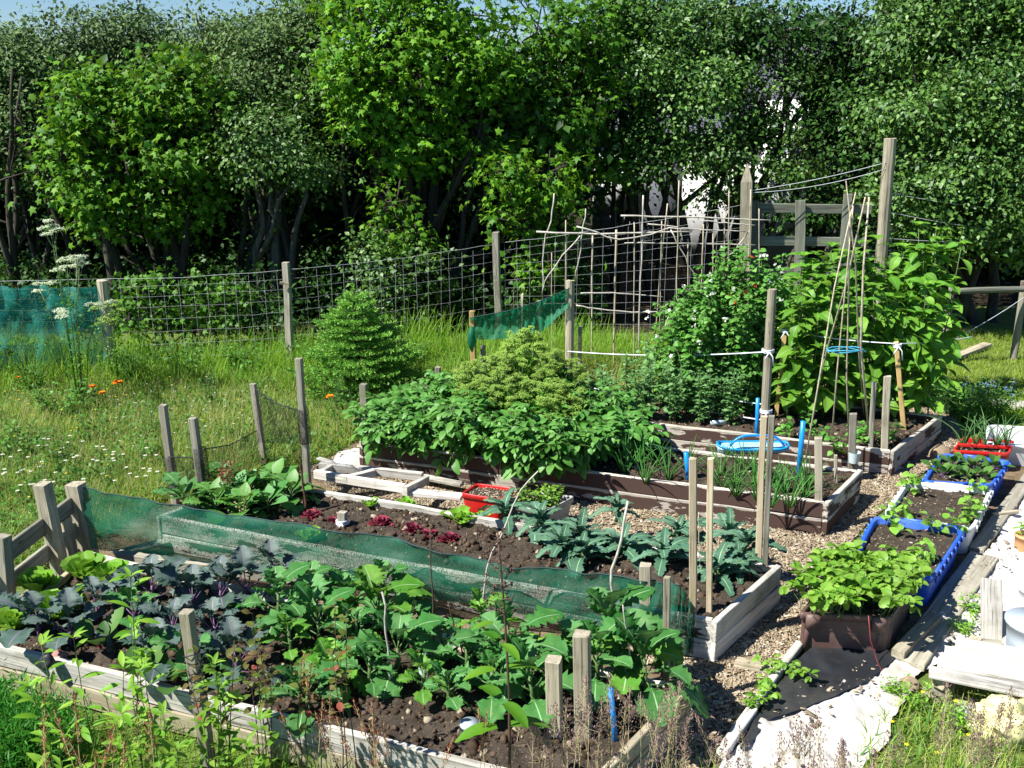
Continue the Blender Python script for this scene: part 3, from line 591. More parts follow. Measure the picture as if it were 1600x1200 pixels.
B2, c2 = bed('grey timber bed behind the green netting, with red lettuces and kale', [(250, 808), (1110, 970), (1212, 882)], ZT, 2, ['paint3', 'paint3'], ZT - .04)
B3, c3 = bed('brown flaking timber bed with potato plants and onions', [(567, 690), (1285, 785), (1339, 733)], ZT, 2, ['paint', 'paint'], ZT - .04)
B4, c4_ = bed('brown flaking timber bed furthest back, with the cane wigwam', [(900, 647), (1389, 704), (1466, 648)], ZT - .04, 2, ['paint', 'paint'], ZT - .09)
BEDS = [c1, c2, c3, c4_]
# ------------------------------------------------------------ ground cover sheets
PATH = [(900, 1290), (1125, 1190), (1255, 1010), (1265, 930), (1345, 830), (1440, 742), (1500, 700), (1495, 650), (1300, 600), (950, 640), (560, 690), (480, 735), (250, 790), (120, 860), (60, 920), (150, 1000)]
path = gpoly(PATH)
nm = NM(); patch(nm, path, .06, lambda x, y: .010 + .006 * fn(x, y, 3)); tag(nm.build('bark_path', M['chipbase'], smooth=True), kind='structure')
def clear_of(pp, polys): 
    k = np.ones(len(pp), bool)
    for q in polys: k &= ~in_poly(pp, q)
    return pp[k]
pp = clear_of(sample(gpoly([(930, 1280), (1125, 1190), (1255, 1010), (1265, 930), (1345, 830), (1440, 742), (1500, 700), (1495, 650), (1420, 640), (1300, 760), (560, 700), (480, 735), (560, 800), (1050, 1060)]), 6500), BEDS)
n = len(pp); W = np.column_stack([pp, .014 + rng.uniform(0, .012, n)])
CHIP = (np.array([[-.5, -1, 0], [.45, -.9, .05], [.55, .9, 0], [-.35, 1, .1], [-.45, -.9, .28], [.4, -.85, .3], [.5, .8, .25], [-.3, .9, .35]], float), CLOD[1])
nm = NM(); nm.scatter(CHIP, W, unit(n) * [1, 1, .35], unit(n) * .35 + [0, 0, 1], np.stack([rng.gamma(3, .0036, n), rng.gamma(3, .0050, n), rng.gamma(3, .0025, n)], 1)); tag(nm.build('bark_chips', M['chip']), kind='stuff')
SHEET = [(1060, 1320), (1134, 1195), (1175, 1157), (1199, 1124), (1227, 1098), (1257, 1082), (1308, 1086), (1335, 1045), (1420, 1040), (1460, 980), (1545, 860), (1590, 790), (1640, 740), (1760, 760), (1720, 1000), (1600, 1030), (1470, 1040), (1430, 1066), (1420, 1096), (1392, 1133), (1380, 1165), (1345, 1210), (1300, 1300)]
sheet = gpoly(SHEET)
nm = NM(); sheet = ragged(sheet); patch(nm, sheet, .018, lambda x, y: .034 + .022 * fn(x, y, 3.3, 1) + .030 * abs(fn(x + .3 * fn(x, y, 4), y, 7, 3)) + .016 * fn(x, y, 19, 5)); tag(nm.build('fabric_path', M['membrane'], smooth=True), kind='structure')
BLK = ragged(gpoly([(1150, 1190), (1195, 1110), (1240, 1045), (1280, 1015), (1410, 1030), (1360, 1070), (1310, 1100), (1200, 1140), (1170, 1180)]), .02)
nm = NM(); patch(nm, BLK, .02, lambda x, y: .05 + .012 * fn(x, y, 5, 2) + .015 * abs(fn(x, y, 9, 4))); tag(nm.build('weed_membrane', M['blackplastic'], smooth=True), 'ribbed black plastic weed membrane under the brown crate', 'plastic sheet')
BLK2 = gpoly([(1400, 1020), (1470, 980), (1560, 830), (1600, 770), (1640, 720), (1560, 700), (1440, 850), (1400, 960)])
nm = NM(); patch(nm, BLK2, .03, lambda x, y: .018 + .008 * fn(x, y, 5, 2)); tag(nm.build('bare_earth', M['chipbase'], smooth=True), kind='structure')
nm = NM(); pp = sample(sheet, 420); pp = pp[np.array([fn(x, y, 2.2, 7) + .25 * fn(x, y, 7, 2) > -.05 for x, y in pp])]; n = len(pp); nm.scatter(CHIP, np.column_stack([pp, .045 + .02 * rng.uniform(size=n)]), unit(n) * [1, 1, .3], unit(n) * .4 + [0, 0, 1], rng.gamma(2, .004, n)); tag(nm.build('plant_debris', M['chip']), kind='stuff')
# ------------------------------------------------------------ grass
def grass(name, poly, dens, h, mat, excl=(), w=.006, lean=.35, tall=.0, tops=0):
    pp = sample(poly, dens)
    pp = clear_of(pp, excl); n = len(pp); W = np.column_stack([pp, np.zeros(n)])
    f = np.array([.6 + .9 * (.5 + MN.noise(Vector((a * .9, b * .9, 3)))) for a, b in pp]); H = h * f * rng.uniform(.5, 1.25, n)
    az = rng.uniform(0, 2 * pi, n); ln = np.abs(rng.normal(size=n)) * lean
    D = np.stack([np.cos(az) * ln, np.sin(az) * ln, np.ones(n)], 1); N = np.stack([-np.cos(az), -np.sin(az), .2 + ln], 1)
    nm = NM(); q = rng.integers(0, 3, n)
    for i in range(3):
        k = q == i; nm.scatter(BL[i], W[k], D[k], N[k], np.stack([np.full(k.sum(), w) * rng.uniform(.6, 1.4, k.sum()), H[k], H[k]], 1))
    return tag(nm.build(name, M[mat]), kind='stuff')
excl = BEDS + [path, sheet]
mead = gpoly([(-220, 590), (120, 585), (450, 600), (760, 560), (900, 545), (1200, 545), (1200, 620), (950, 660), (540, 700), (470, 760), (250, 800), (110, 870), (-300, 1060), (-500, 800)])
grass('meadow_grass', mead, 1700, .24, 'grass', excl, .005)
grass('meadow_grass', mead, 700, .17, 'grass2', excl, .009, .5)
grass('meadow_grass', mead, 420, .30, 'straws', excl, .0032, .7)
grass('meadow_grass', gpoly([(-300, 555), (160, 550), (450, 560), (900, 535), (1180, 525), (1180, 570), (900, 590), (760, 600), (450, 620), (120, 625), (-300, 640)]), 950, .42, 'grass2', excl, .009, .4)
hb_ = sample(mead, 28); hb_ = clear_of(hb_, excl); hb_ = hb_[hb_[:, 0] < 0.4]
nm = NM(); C = np.column_stack([hb_, np.full(len(hb_), .10)]); n_ = 34; W = (C[:, None] + rng.normal(size=(len(C), n_, 3)) * [.08, .08, .055]).reshape(-1, 3); nm.scatter(DIA, W, unit(len(W)) + [0, 0, .4], unit(len(W)) * .5 + [0, 0, 1], .045)
tag(nm.build('meadow_herbs', M['herb']), kind='stuff')
lawnp = gpoly([(1440, 520), (1800, 510), (1900, 640), (1640, 655), (1500, 640), (1470, 600)])
grass('lawn_grass', lawnp, 2600, .07, 'lawn', excl, .006, .5)
grass('rough_grass', gpoly([(1460, 600), (1600, 640), (1640, 660), (1500, 665), (1460, 640)]), 900, .18, 'grass2', excl, .008, .5)
fore = gpoly([(-120, 1090), (250, 1130), (700, 1210), (900, 1260), (1110, 1215), (1180, 1400), (-100, 1400)])
grass('foreground_grass', fore, 900, .25, 'grass2', [c1, sheet, path], .005, .5)
foreR = gpoly([(1500, 1095), (1440, 1085), (1390, 1110), (1330, 1190), (1290, 1300), (1750, 1300), (1700, 1060)])
grass('foreground_grass', foreR, 1500, .13, 'grass', [], .0045, .6)
grass('foreground_grass', foreR, 500, .10, 'herb', [], .012, .7)
# ------------------------------------------------------------ plant makers
def stemplant(name, label, cat, base, h, ns, spread, tpl, size, per, mat, smat='greenstem', t0=.2, group=None, up=.15, rstem=.006, droop=.0, wander=.03, lean=(0, 0), pet=.35, flower=None, root=None, sizef=None, comp=0, tipn=0):
    base = np.asarray(base, float); root = root or thing(name, label, cat, base, group); lf, st = NM(), NM(); tips = []
    for s_ in range(ns):
        a = rng.uniform(0, 2 * pi); r = spread * math.sqrt(rng.uniform(.05, 1)); hh = h * rng.uniform(.75, 1.05)
        b = base + np.array([cos(a), sin(a), 0]) * r * .35; tt = np.linspace(0, 1, 6)
        e = np.array([cos(a) * r * .65 + lean[0], sin(a) * r * .65 + lean[1], hh])
        pp = b + np.stack([e[0] * tt ** 1.4, e[1] * tt ** 1.4, e[2] * (tt - droop * tt ** 3 * (r / max(spread, .01)))], 1) + np.cumsum(rng.normal(size=(6, 3)) * wander * .4, 0) * [1, 1, .2]
        pp[0] = b; st.tube(pp, np.linspace(rstem, rstem * .45, 6), 5); tips.append(pp[-1])
        t = np.linspace(t0, 1, per) ** .9; W = np.stack([np.interp(t, tt, pp[:, k]) for k in range(3)], 1)
        az = np.arange(per) * 2.4 + rng.uniform(0, 6) + rng.normal(size=per) * .4; D = np.stack([np.cos(az), np.sin(az), np.full(per, up) + rng.normal(size=per) * .38], 1)
        sz = size * rng.uniform(.7, 1.15, per) * (1 - .35 * t); A = W.copy(); W = W + D * (sz * pet)[:, None]; st.sticks(A, W, rstem * .35)
        N = np.stack([-D[:, 0] * .3, -D[:, 1] * .3, np.ones(per)], 1) + rng.normal(size=(per, 3)) * .34
        lf.scatter(tpl, W, D, N, sz)
        if comp:   # compound leaf: side leaflets behind the end one
            for q in range(comp):
                for sd in (-1, 1):
                    S = np.stack([-D[:, 1], D[:, 0], 0 * az], 1) * sd; lf.scatter(tpl, A + (W - A) * (1 - .42 * (q + .4)) if q < 2 else A, D * .55 + S + rng.normal(size=(per, 3)) * .15, N, sz * (.78 - .12 * q))
        if tipn:
            az = rng.uniform(0, 6.28, tipn); lf.scatter(tpl, np.repeat(pp[-1:], tipn, 0), np.stack([np.cos(az), np.sin(az), np.full(tipn, .9)], 1), np.stack([-np.cos(az), -np.sin(az), .6 + 0 * az], 1), size * .5)
    st.build('stem', M[smat], root, smooth=True); lf.build('foliage', [M[mat], M['rib']], root); return root, np.array(tips)
def rosette(name, label, cat, base, n, size, tpls, mat, elev=(.3, 1.1), group=None, stemh=0., pet=0., smat='greenstem', rst=.006, root=None, rr=.02, leafname='foliage'):
    base = np.asarray(base, float); root = root or thing(name, label, cat, base, group); lf, st = NM(), NM()
    top = base + np.array([rng.normal() * .01, rng.normal() * .01, stemh]);
    if stemh > 0: st.tube([base - [0, 0, .03], (base + top) / 2 + rng.normal(size=3) * .006, top], [rst * 2, rst * 1.8, rst * 1.3], 6)
    for i in range(n):
        a = i * 2.4 + rng.normal() * .2; el = elev[0] + (elev[1] - elev[0]) * (i / max(1, n - 1)) + rng.normal() * .1
        D = np.array([cos(a) * cos(el), sin(a) * cos(el), sin(el)]); s_ = size * rng.uniform(.75, 1.1) * (1 - .35 * i / n)
        p = base + (top - base) * (.35 + .65 * i / n) if stemh > 0 else base + np.array([cos(a), sin(a), 0]) * rr * (1 - i / n)
        q = p + D * pet * s_
        if pet: st.sticks([p], [q + D * .1 * s_], rst * .5)
        N = np.array([-cos(a) * sin(el), -sin(a) * sin(el), cos(el)]) + rng.normal(size=3) * .18
        lf.scatter(tpls[i % len(tpls)], [q], D, N, [s_])
    st.build('stem', M[smat], root, smooth=True); o = lf.build(leafname, [M[mat], M['purplerib' if mat == 'purple' else 'rib']], root, smooth=mat in ('lettuce', 'redlet')); return root
def soilpt(px, py, z=ZT - .05): return G(px, py, z)
# ---- bed 1
let = [(22, 985), (62, 925), (95, 965), (135, 905), (172, 915)]
ll = ['large lime green lettuce at the very left edge of the near bed', 'lime green lettuce beside the timber rails, behind the edge lettuce', 'small upright lime lettuce between the edge lettuce and the purple kohlrabi', 'lime green lettuce at the foot of the two tall fence posts', 'lime green lettuce at the back corner of the near bed, right of its row']
for (p, l) in zip(let, ll): rosette('lettuce', l, 'lettuce', soilpt(*p), 26, rng.uniform(.17, .22), LETT, 'lettuce', (.45, 1.5), 'green lettuces in the near bed')
pur = [(115, 1010), (150, 975), (190, 955), (215, 985), (245, 1045), (238, 945), (300, 960), (340, 1010), (300, 1050), (275, 1000), (345, 950), (390, 940), (430, 925), (375, 1060), (65, 1000)]
pur.sort()
for i, p in enumerate(pur):
    rosette('kohlrabi_plant', ('green' if i in (4, 9) else 'blue purple') + ' leaved kohlrabi plant in the near bed, ' + nth(i, len(pur)), 'vegetable plant', soilpt(*p), 8, rng.uniform(.18, .30), CAB, 'cab' if i in (4, 9) else 'purple', (.2, 1.3), 'purple leaved plants in the near bed', .13, .45, 'purplestem', .006)
for (p, l) in zip([(160, 1015), (225, 1070), (270, 1075)], ['left', 'middle', 'right']):
    rosette('beet_plant', 'green beet plant with reddish stalks among the kohlrabi, the %s one of three' % l, 'vegetable plant', soilpt(*p), 7, .20, [OVAL], 'beet', (.7, 1.25), 'beet plants in the near bed', 0, .5, 'redstem' if 'redstem' in M else 'purplestem', .006)
cab = [(435, 985), (455, 1040), (485, 960), (500, 1010), (520, 1075), (545, 955), (560, 1020), (590, 990), (580, 1085), (620, 1050), (640, 1000), (660, 1090), (690, 1040), (700, 1110), (730, 1060), (755, 1010), (770, 1100), (800, 1060), (600, 935), (830, 1110), (850, 1060), (480, 1110), (930, 1075), (955, 1030), (990, 1060), (890, 1050), (1010, 1090)]
cab.sort()
for i, p in enumerate(cab):
    rosette('turnip_plant', 'broad leaved green brassica in the near bed, number %s' % (['one','two','three','four','five','six','seven','eight','nine','ten','eleven','twelve','thirteen','fourteen','fifteen','sixteen','seventeen','eighteen','nineteen','twenty','twenty one','twenty two','twenty three','twenty four','twenty five','twenty six','twenty seven'][i] + ' from the left'), 'vegetable plant', soilpt(*p), 11, rng.uniform(.15, .33), CAB, 'cabyellow' if i % 4 == 1 else 'cab', (.0, 1.35), 'broad leaved brassicas in the near bed', rng.uniform(.10, .26), .35, 'greenstem', .007)
# ---- bed 2
red = [(487, 808, .8), (597, 822, 1), (642, 832, 1), (702, 845, .85), (668, 836, .6), (520, 815, .5)]
for (x, y, s_), l in zip(red, ['small red lettuce by the leafy radish row', 'frilly red lettuce nearest left of the two large ones', 'frilly red lettuce in the middle, the widest one', 'frilly red lettuce at the right end of its row', 'tiny red lettuce seedling touching the widest red lettuce', 'tiny red lettuce next to the white tied stub']):
    rosette('red_lettuce', l, 'lettuce', soilpt(x, y), 34, .10 * s_, FRIL, 'redlet', (.05, 1.4), 'red lettuces in the second bed')
gl = [(578, 790, .8, 'little pale green lettuce furthest left in the back row'), (634, 790, .75, 'little green lettuce second in the back row'), (714, 812, 1.1, 'pale yellow green lettuce, largest of the back row'), (752, 808, .55, 'tiny green lettuce behind the largest pale one'), (728, 815, .9, 'pale lettuce leaning on the largest pale lettuce'), (482, 842, .9, 'small green seedling seen through the green netting')]
for x, y, s_, l in gl: rosette('lettuce', l, 'lettuce', soilpt(x, y), 14, .12 * s_, LETT, 'lettuce', (.1, 1.2), 'small green lettuces in the second bed')
kal = [(790, 815), (843, 832), (880, 872), (905, 850), (915, 880), (963, 810), (975, 868), (1035, 882), (1060, 850), (1120, 910), (1135, 850), (1160, 868), (1150, 895)]
kal.sort()
for i, p in enumerate(kal):
    rosette('kale_plant', 'blue green crinkled kale in the second bed, ' + nth(i, len(kal)), 'vegetable plant', soilpt(*p), 13, .27 if i not in (5, 11) else .2, KALE, 'kale', (.2, 1.3), 'kale plants in the second bed', .09, .08, 'greenstem', .007)
rl = [(290, 790), (340, 800), (370, 790), (395, 775), (430, 770), (455, 785), (350, 765), (420, 800), (380, 810)]; rl.sort()
for i, p in enumerate(rl):
    rosette('radish_plant', 'leafy green plant at the netted end of the second bed, ' + nth(i, len(rl)), 'vegetable plant', soilpt(*p), 12, .24, CAB[:2] + [OVAL], 'cab' if i % 3 == 0 else 'potato', (.2, 1.25), 'leafy plants inside the black netting', .08, .3, 'greenstem', .006)
r_, tips = stemplant('seeding_plant', 'dry reddish brown seed head rising from leaves inside the black netting', 'plant', soilpt(352, 790), .42, 5, .10, DIA, .035, 22, 'dockseed', 'brownstem', .45, rstem=.004)
r_, tips = stemplant('seeding_plant', 'smaller dry seed stalk between the leafy row and red lettuce', 'plant', soilpt(375, 820), .28, 4, .08, DIA, .025, 12, 'straws', 'straws', .5, rstem=.003)
# ---- bed 3
pot = [(600, 700), (640, 705), (690, 690), (670, 715), (730, 725), (760, 700), (800, 735), (850, 700), (850, 745), (900, 735), (930, 700), (965, 720), (640, 680), (820, 690), (895, 690), (955, 690), (720, 680), (700, 668), (935, 680), (660, 680), (760, 672), (880, 672)]
pot.sort()
for i, p in enumerate(pot):
    q = soilpt(p[0], p[1] - 8); stemplant('potato_plant', 'lush green potato plant in the brown bed, ' + nth(i, len(pot)), 'vegetable plant', q, .60 if 5 < i < 19 else .47, 13, .34, POT, .135, 11, 'potato', 'greenstem', .15, 'potato plants in the brown bed', .1, .006, .35, comp=2, pet=1.1)
def umbel(name, label, base, h, ns, spread, R_, mat='umbel', leaf='parsley', group=None, nray=14, stem='greenstem', fs=.010):
    root = thing(name, label, 'plant', base, group); st, fl, lf = NM(), NM(), NM(); base = np.asarray(base, float)
    for s_ in range(ns):
        a = rng.uniform(0, 6.28); r = spread * math.sqrt(rng.uniform(0, 1)); hh = h * rng.uniform(.85, 1.04) * (1 - .42 * (r / spread) ** 2); e = base + np.array([cos(a) * r, sin(a) * r, hh]); m = base * .5 + e * .5 + np.array([0, 0, hh * .12])
        st.tube([base + np.array([cos(a), sin(a), 0]) * r * .2, m, e], [.006, .0045, .003], 5)
        for q in range(3):
            e2 = e + np.array([rng.normal() * R_ * 1.1, rng.normal() * R_ * 1.1, rng.uniform(-.08, .03)]) if q else e; st.sticks([m * .35 + e * .65], [e2], .002)
            az = rng.uniform(0, 6.28, nray); rad = np.sqrt(rng.uniform(0, 1, nray)) * R_; T_ = e2 + np.stack([np.cos(az) * rad, np.sin(az) * rad, R_ * .55 - rad ** 2 / R_ * .35], 1)
            st.sticks(np.repeat(e2[None], nray, 0), T_, .0012); k = 7; W = (T_[:, None] + rng.normal(size=(nray, k, 3)) * [.009, .009, .004]).reshape(-1, 3)
            fl.scatter(DIA, W, unit(len(W)) * [1, 1, .3], unit(len(W)) * .4 + [0, 0, 1], fs * 1.5)
        t = rng.uniform(.1, .85, 9)[:, None]; C = base * (1 - t) + e * t; W = (C[:, None] + rng.normal(size=(9, 9, 3)) * .05).reshape(-1, 3); lf.scatter(DIA, W, unit(81), unit(81) * .5 + [0, 0, 1], .035)
    st.build('stem', M[stem], root); lf.build('foliage', M[leaf], root); fl.build('flower_head', M[mat], root); return root
for i, (p, h, l) in enumerate([((760, 672), .78, 'yellow green flowering parsley at the left of its clump'), ((815, 660), .95, 'tallest yellow green flowering parsley, in the middle'), ((868, 672), .80, 'yellow green flowering parsley at the right of its clump'), ((790, 690), .72, 'lower flowering parsley in front, toward the left'), ((850, 700), .68, 'lower flowering parsley in front, toward the right')]):
    umbel('parsley_plant', l, soilpt(*p), h * .95, 60, .36, .032, group='flowering parsley plants')
on = [(x + rng.uniform(-7, 7), y + rng.uniform(-4, 4)) for x, y in [(975, 742), (1000, 735), (1010, 755), (1030, 730), (1045, 752), (985, 720), (1130, 745), (1145, 760), (1160, 738), (1172, 765), (1185, 748), (1200, 768), (1150, 775), (1178, 785), (1205, 790), (1228, 775), (1240, 792), (1260, 780), (1215, 755), (1245, 760), (1070, 735), (1125, 765), (1262, 765)]]
for i, p in enumerate(on):
    b = soilpt(*p); root = thing('onion_plant', 'clump of thin arching green onion leaves in the brown bed', 'vegetable plant', b, 'onion plants in the brown bed'); nm = NM(); n = 11
    az = rng.uniform(0, 6.28, n); ln = rng.uniform(.1, .75, n); H = rng.uniform(.22, .40, n); D = np.stack([np.cos(az) * ln, np.sin(az) * ln, np.ones(n)], 1); N = np.stack([-np.cos(az), -np.sin(az), ln], 1)
    for j in range(n):
        d = D[j] / np.linalg.norm(D[j]); t = np.linspace(0, 1, 6)[:, None]; o = np.array([cos(az[j]), sin(az[j]), 0]) * .01; pts = b + o + d * t * H[j] + np.array([cos(az[j]) * .35, sin(az[j]) * .35, -.35]) * t ** 3 * H[j] * ln[j]; nm.tube(pts, [.005, .0055, .005, .004, .003, .001], 5)
    nm.build('foliage', M['onion'], root, smooth=True)
# ---- bed 4
zb4 = ZT - .10
bb = [(905, 640), (935, 632), (960, 650), (985, 628), (1005, 655), (1030, 640), (1050, 660), (1075, 645), (1095, 662), (1120, 650), (1140, 668), (1012, 615), (1160, 650)]; bb.sort()
for i, p in enumerate(bb):
    stemplant('bean_plant', 'grey green broad bean plant behind the potatoes, ' + nth(i, len(bb)), 'vegetable plant', G(p[0], p[1], zb4), .58 if p[0] > 960 else .42, 5, .13, OVAL, .075, 16, 'bean', 'greenstem', .1, 'broad bean plants', .45, .006, comp=1, pet=.6)
pe = [(1050, 632, 1.15), (1075, 628, 1.35), (1100, 630, 1.62), (1125, 632, 1.75), (1148, 634, 1.72), (1170, 636, 1.75), (1190, 640, 1.62), (1115, 642, 1.35), (1160, 645, 1.4), (1088, 640, 1.2)]; pe.sort()
for i, (x, y, h) in enumerate(pe):
    b = G(x, y, zb4); root, tips = stemplant('pea_plant', 'tall climbing pea plant covering the canes, ' + nth(i, len(pe)), 'vegetable plant', b, h * .93, 11, .15, HEART, .082, int(32 * h), 'pea', 'greenstem', .04, 'climbing pea plants', .1, .004, comp=1, pet=.7, wander=.07)
    nm = NM(); k = 9; W = b + np.stack([rng.normal(size=k) * .13, rng.normal(size=k) * .13, rng.uniform(.4, .95, k) * h], 1); W = np.repeat(W, 4, 0) + rng.normal(size=(k * 4, 3)) * .008; nm.scatter(HEART, W, unit(len(W)), unit(len(W)), .028)
    nm.build('flower', M['redfl' if x in (1148, 1160) else 'whitefl'], root)
ar = []
for x in (1222, 1252, 1285, 1318, 1352, 1385, 1415, 1438): ar += [(x, 655, 1.86), (x + 12, 640, 1.95), (x - 6, 628, 2.0)]
ar = [(x + rng.uniform(-6, 6), y + (x - 1220) * -.02, h * rng.uniform(.93, 1.03) - .15 * (x < 1235)) for x, y, h in ar]; ar.sort()
for i, (x, y, h) in enumerate(ar):
    b = G(x, y, 0 if y < 650 else zb4)
    words_ = 'tall leafy artichoke stem in the dense green block by the wigwam'
    stemplant('artichoke_plant', words_, 'vegetable plant', b, h * .90 + (0 if y < 650 else -.2), 3, .12, ARTI, .25, 24, 'arti', 'greenstem', .12, 'artichoke plants in the dense block', .15, .009, pet=.25, wander=.04, tipn=6)
for x, y, l in [(1232, 690, 'small bean seedling left of the wigwam'), (1262, 668, 'bean seedling at the left foot of the wigwam'), (1275, 690, 'bean seedling under the wigwam canes'), (1302, 712, 'bean seedling in front of the wigwam'), (1352, 700, 'bean seedling at the right foot of the wigwam'), (1340, 690, 'bean seedling between the wigwam and grey stakes'), (1398, 690, 'bean seedling beside the right yellow stake')]:
    stemplant('bean_seedling', l, 'vegetable plant', G(x, y, zb4), .20, 3, .08, HEART, .085, 6, 'pea', 'greenstem', .3, 'bean seedlings round the wigwam', .2, .003)
# bushes right of the beds
for px, py, h, sp, l, m in [(1500, 655, .40, .35, 'low green herb clump in the shade right of the artichokes', 'potato'), (1545, 650, .38, .35, 'blue flowered herb clump behind the white tub', 'herb'), (1480, 640, .30, .25, 'small herb clump by the end of the furthest bed', 'herb')]:
    r_, tips = stemplant('herb_clump', l, 'plant', G(px, py, 0), h, 34, sp, OVAL, .05, 14, m, 'greenstem', .1, 'herbs beside the furthest bed', .3, .003)
    if 'blue' in l:
        W = np.repeat(tips[:16], 9, 0) + rng.normal(size=(144, 3)) * .012; nm = NM(); nm.scatter(DIA, W, unit(144), unit(144), .018); nm.build('flower', M['bluefl'], r_)
# ------------------------------------------------------------ posts and stakes
PG = 'stakes standing in and around the beds'
PO = [((332, 1222), (290, 955), 20, 'post', 0, False, 'square post with wire wound round it, in front of the near bed'),
      ((868, 1215), (865, 1030), 25, 'post', 0, False, 'thick square post at the near corner, the shorter of its pair'),
      ((912, 1215), (908, 990), 27, 'post', 0, False, 'thick square post at the near corner, the taller of its pair'),
      ((1010, 1025), (1008, 882), 19, 'post', 0, False, 'square post holding the right end of the green netting'),
      ((1040, 1090), (1043, 902), 12, 'post', 0.1, False, 'slim stake in the right end of the near bed'),
      ((1083, 962), (1083, 716), 13, 'yellowpost', .25, False, 'tall tan stake in the kale bed, left one of the pair'),
      ((1108, 960), (1110, 716), 11, 'yellowpost', .25, False, 'tall tan stake in the kale bed, right one of the pair'),
      ((1185, 886), (1193, 650), 11, 'yellowpost', .25, False, 'tall square stake at the back corner of the kale bed, left'),
      ((1195, 892), (1206, 650), 10, 'postgrey', .25, False, 'tall square stake at the back corner of the kale bed, right'),
      ((1192, 705), (1207, 452), 15, 'post', 0, True, 'tall round post with white ropes tied to it'),
      ((1279, 790), (1279, 684), 13, 'post', .25, False, 'square stake in the near corner of the onion bed'),
      ((1330, 735), (1333, 646), 12, 'postgrey', .1, False, 'grey stake with a clear plastic cup hung on it'),
      ((1360, 712), (1366, 597), 8, 'postgrey', .15, False, 'slim grey stake right of the wigwam'),
      ((1381, 712), (1386, 588), 12, 'post', .15, False, 'wider grey stake beside the slim one right of the wigwam'),
      ((1212, 655), (1227, 513), 8, 'yellowwood', .15, False, 'yellow stake leaning left of the wigwam'),
      ((1413, 678), (1400, 534), 8, 'yellowwood', .15, False, 'yellow stake leaning right of the wigwam'),
      ((1306, 765), (1306, 712), 6, 'post', .2, False, 'very short stake in the onion bed corner'),
      ((573, 705), (568, 600), 12, 'postgrey', 0, False, 'grey post at the left end of the potato bed'),
      ((684, 625), (684, 574), 9, 'postgrey', 0, False, 'short grey stub behind the potatoes, left one'),
      ((755, 600), (755, 540), 8, 'postgrey', 0, False, 'short grey stub behind the potatoes, right one'),
      ((741, 600), (738, 486), 9, 'yellowwood', 0, False, 'yellowish stake with the bunched end of the green net'),
      ((845, 545), (842, 470), 8, 'postgrey', 0, False, 'dark stake under the middle of the small green net'),
      ((889, 605), (891, 438), 15, 'post', 0, True, 'round weathered post at the right end of the small green net'),
      ((906, 600), (906, 510), 6, 'postgrey', 0, False, 'thin grey stake beside the round weathered post'),
      ((275, 790), (255, 633), 12, 'postgrey', 0, False, 'leaning grey post, leftmost of the four with black netting'),
      ((325, 830), (302, 653), 13, 'postgrey', 0, False, 'leaning grey post with a white tie at its foot'),
      ((416, 740), (395, 600), 10, 'postgrey', 0, False, 'leaning dark grey post, third of the black netting posts'),
      ((484, 790), (466, 560), 11, 'postgrey', 0, False, 'tallest leaning post, at the right end of the black netting'),
      ((535, 832), (535, 800), 15, 'postgrey', .2, False, 'stub with a white tie on the green netting edge'),
      ((40, 600), (37, 557), 8, 'postgrey', 0, False, 'little grey stake in front of the teal netting'),
      ((1160, 545), (1168, 256), 19, 'post', 0, False, 'tall post with a pointed top left of the timber rails'),
      ((1366, 545), (1391, 216), 20, 'post', 0, True, 'tallest round post right of the timber rails')]
M['yellowpost'] = woodmat('yellowpost', (.42, .34, .22), (.62, .52, .36), (.24, .17, .09))
POSTS = {}
for (b, t, wpx, m, zb, rd, l) in PO:
    POSTS[l] = post('wooden_post', l, 'post', b, t, wpx, m, zb, rd, PG, point='pointed' in l)
    if 'wire wound' in l:
        o = POSTS[l]; nm = NM(); mw = o.matrix_world; Lg = (G(*b) - P(t[0], t[1], G(*b)[1])); Lg = float(np.linalg.norm(Lg)) + .12
        s_ = wpx * mpp(G(*b)); pts = []
        A_ = G(b[0], b[1], 0); B_ = P(t[0], t[1], A_[1])
        for k in range(70):
            u = k / 69; c_ = A_ + (B_ - A_) * (.42 + .36 * u + .02 * sin(k * .7)); a = k * .95; pts.append(c_ + np.array([cos(a) * s_ * .66, sin(a) * s_ * .66, 0]))
        nm.tube(pts, .0028, 4); w_ = nm.build('wire', M['blackplastic'], None, loc=tuple(A_)); w_.name = 'wire_binding'; tag(w_, 'dark wire wound in loops round the nearest square post', 'wire')
# strap, cup, ties
b = G(573, 690, 0); nm = NM(); nm.tube([b + [0, 0, .26], b + [0, 0, .36], b + [.0, 0, .42]], [.048, .05, .046], 10); tag(nm.build('plastic_sleeve', M['bluepipe']), 'pale blue plastic sleeve round the post at the potato bed end', 'plastic sleeve')
b = G(1329, 735, .1); nm = NM(); q = b + np.array([0, -.055, .10]); nm.tube([q, q + [0, 0, .10]], [.042, .055], 14, cap=False); nm.tube([q, q + [0, 0, .004]], [.042, .042], 14); tag(nm.build('plastic_cup', M['clear'], smooth=False), 'clear plastic cup hanging on the grey stake', 'cup')
def tie(px, py, Y, r, label, mat='rope'):
    c = P(px, py, Y); nm = NM(); a = np.linspace(0, 2 * pi * 3, 40); nm.tube(np.stack([c[0] + np.cos(a) * r, c[1] + np.sin(a) * r, c[2] + a * .002 - .02], 1), .006, 5)
    for s_ in (-1, 1): nm.tube([c + [0, -r, 0], c + [s_ * .03, -r - .02, -.04], c + [s_ * .045, -r - .015, -.10 - .03 * s_]], .006, 5)
    tag(nm.build('rope_tie', M[mat], smooth=True), label, 'rope tie', 'white rope ties')
tie(535, 815, G(535, 832, .2)[1], .045, 'white tie wound round the short stub by the netting'); tie(325, 800, G(325, 830)[1], .045, 'white tie at the foot of a leaning netting post')
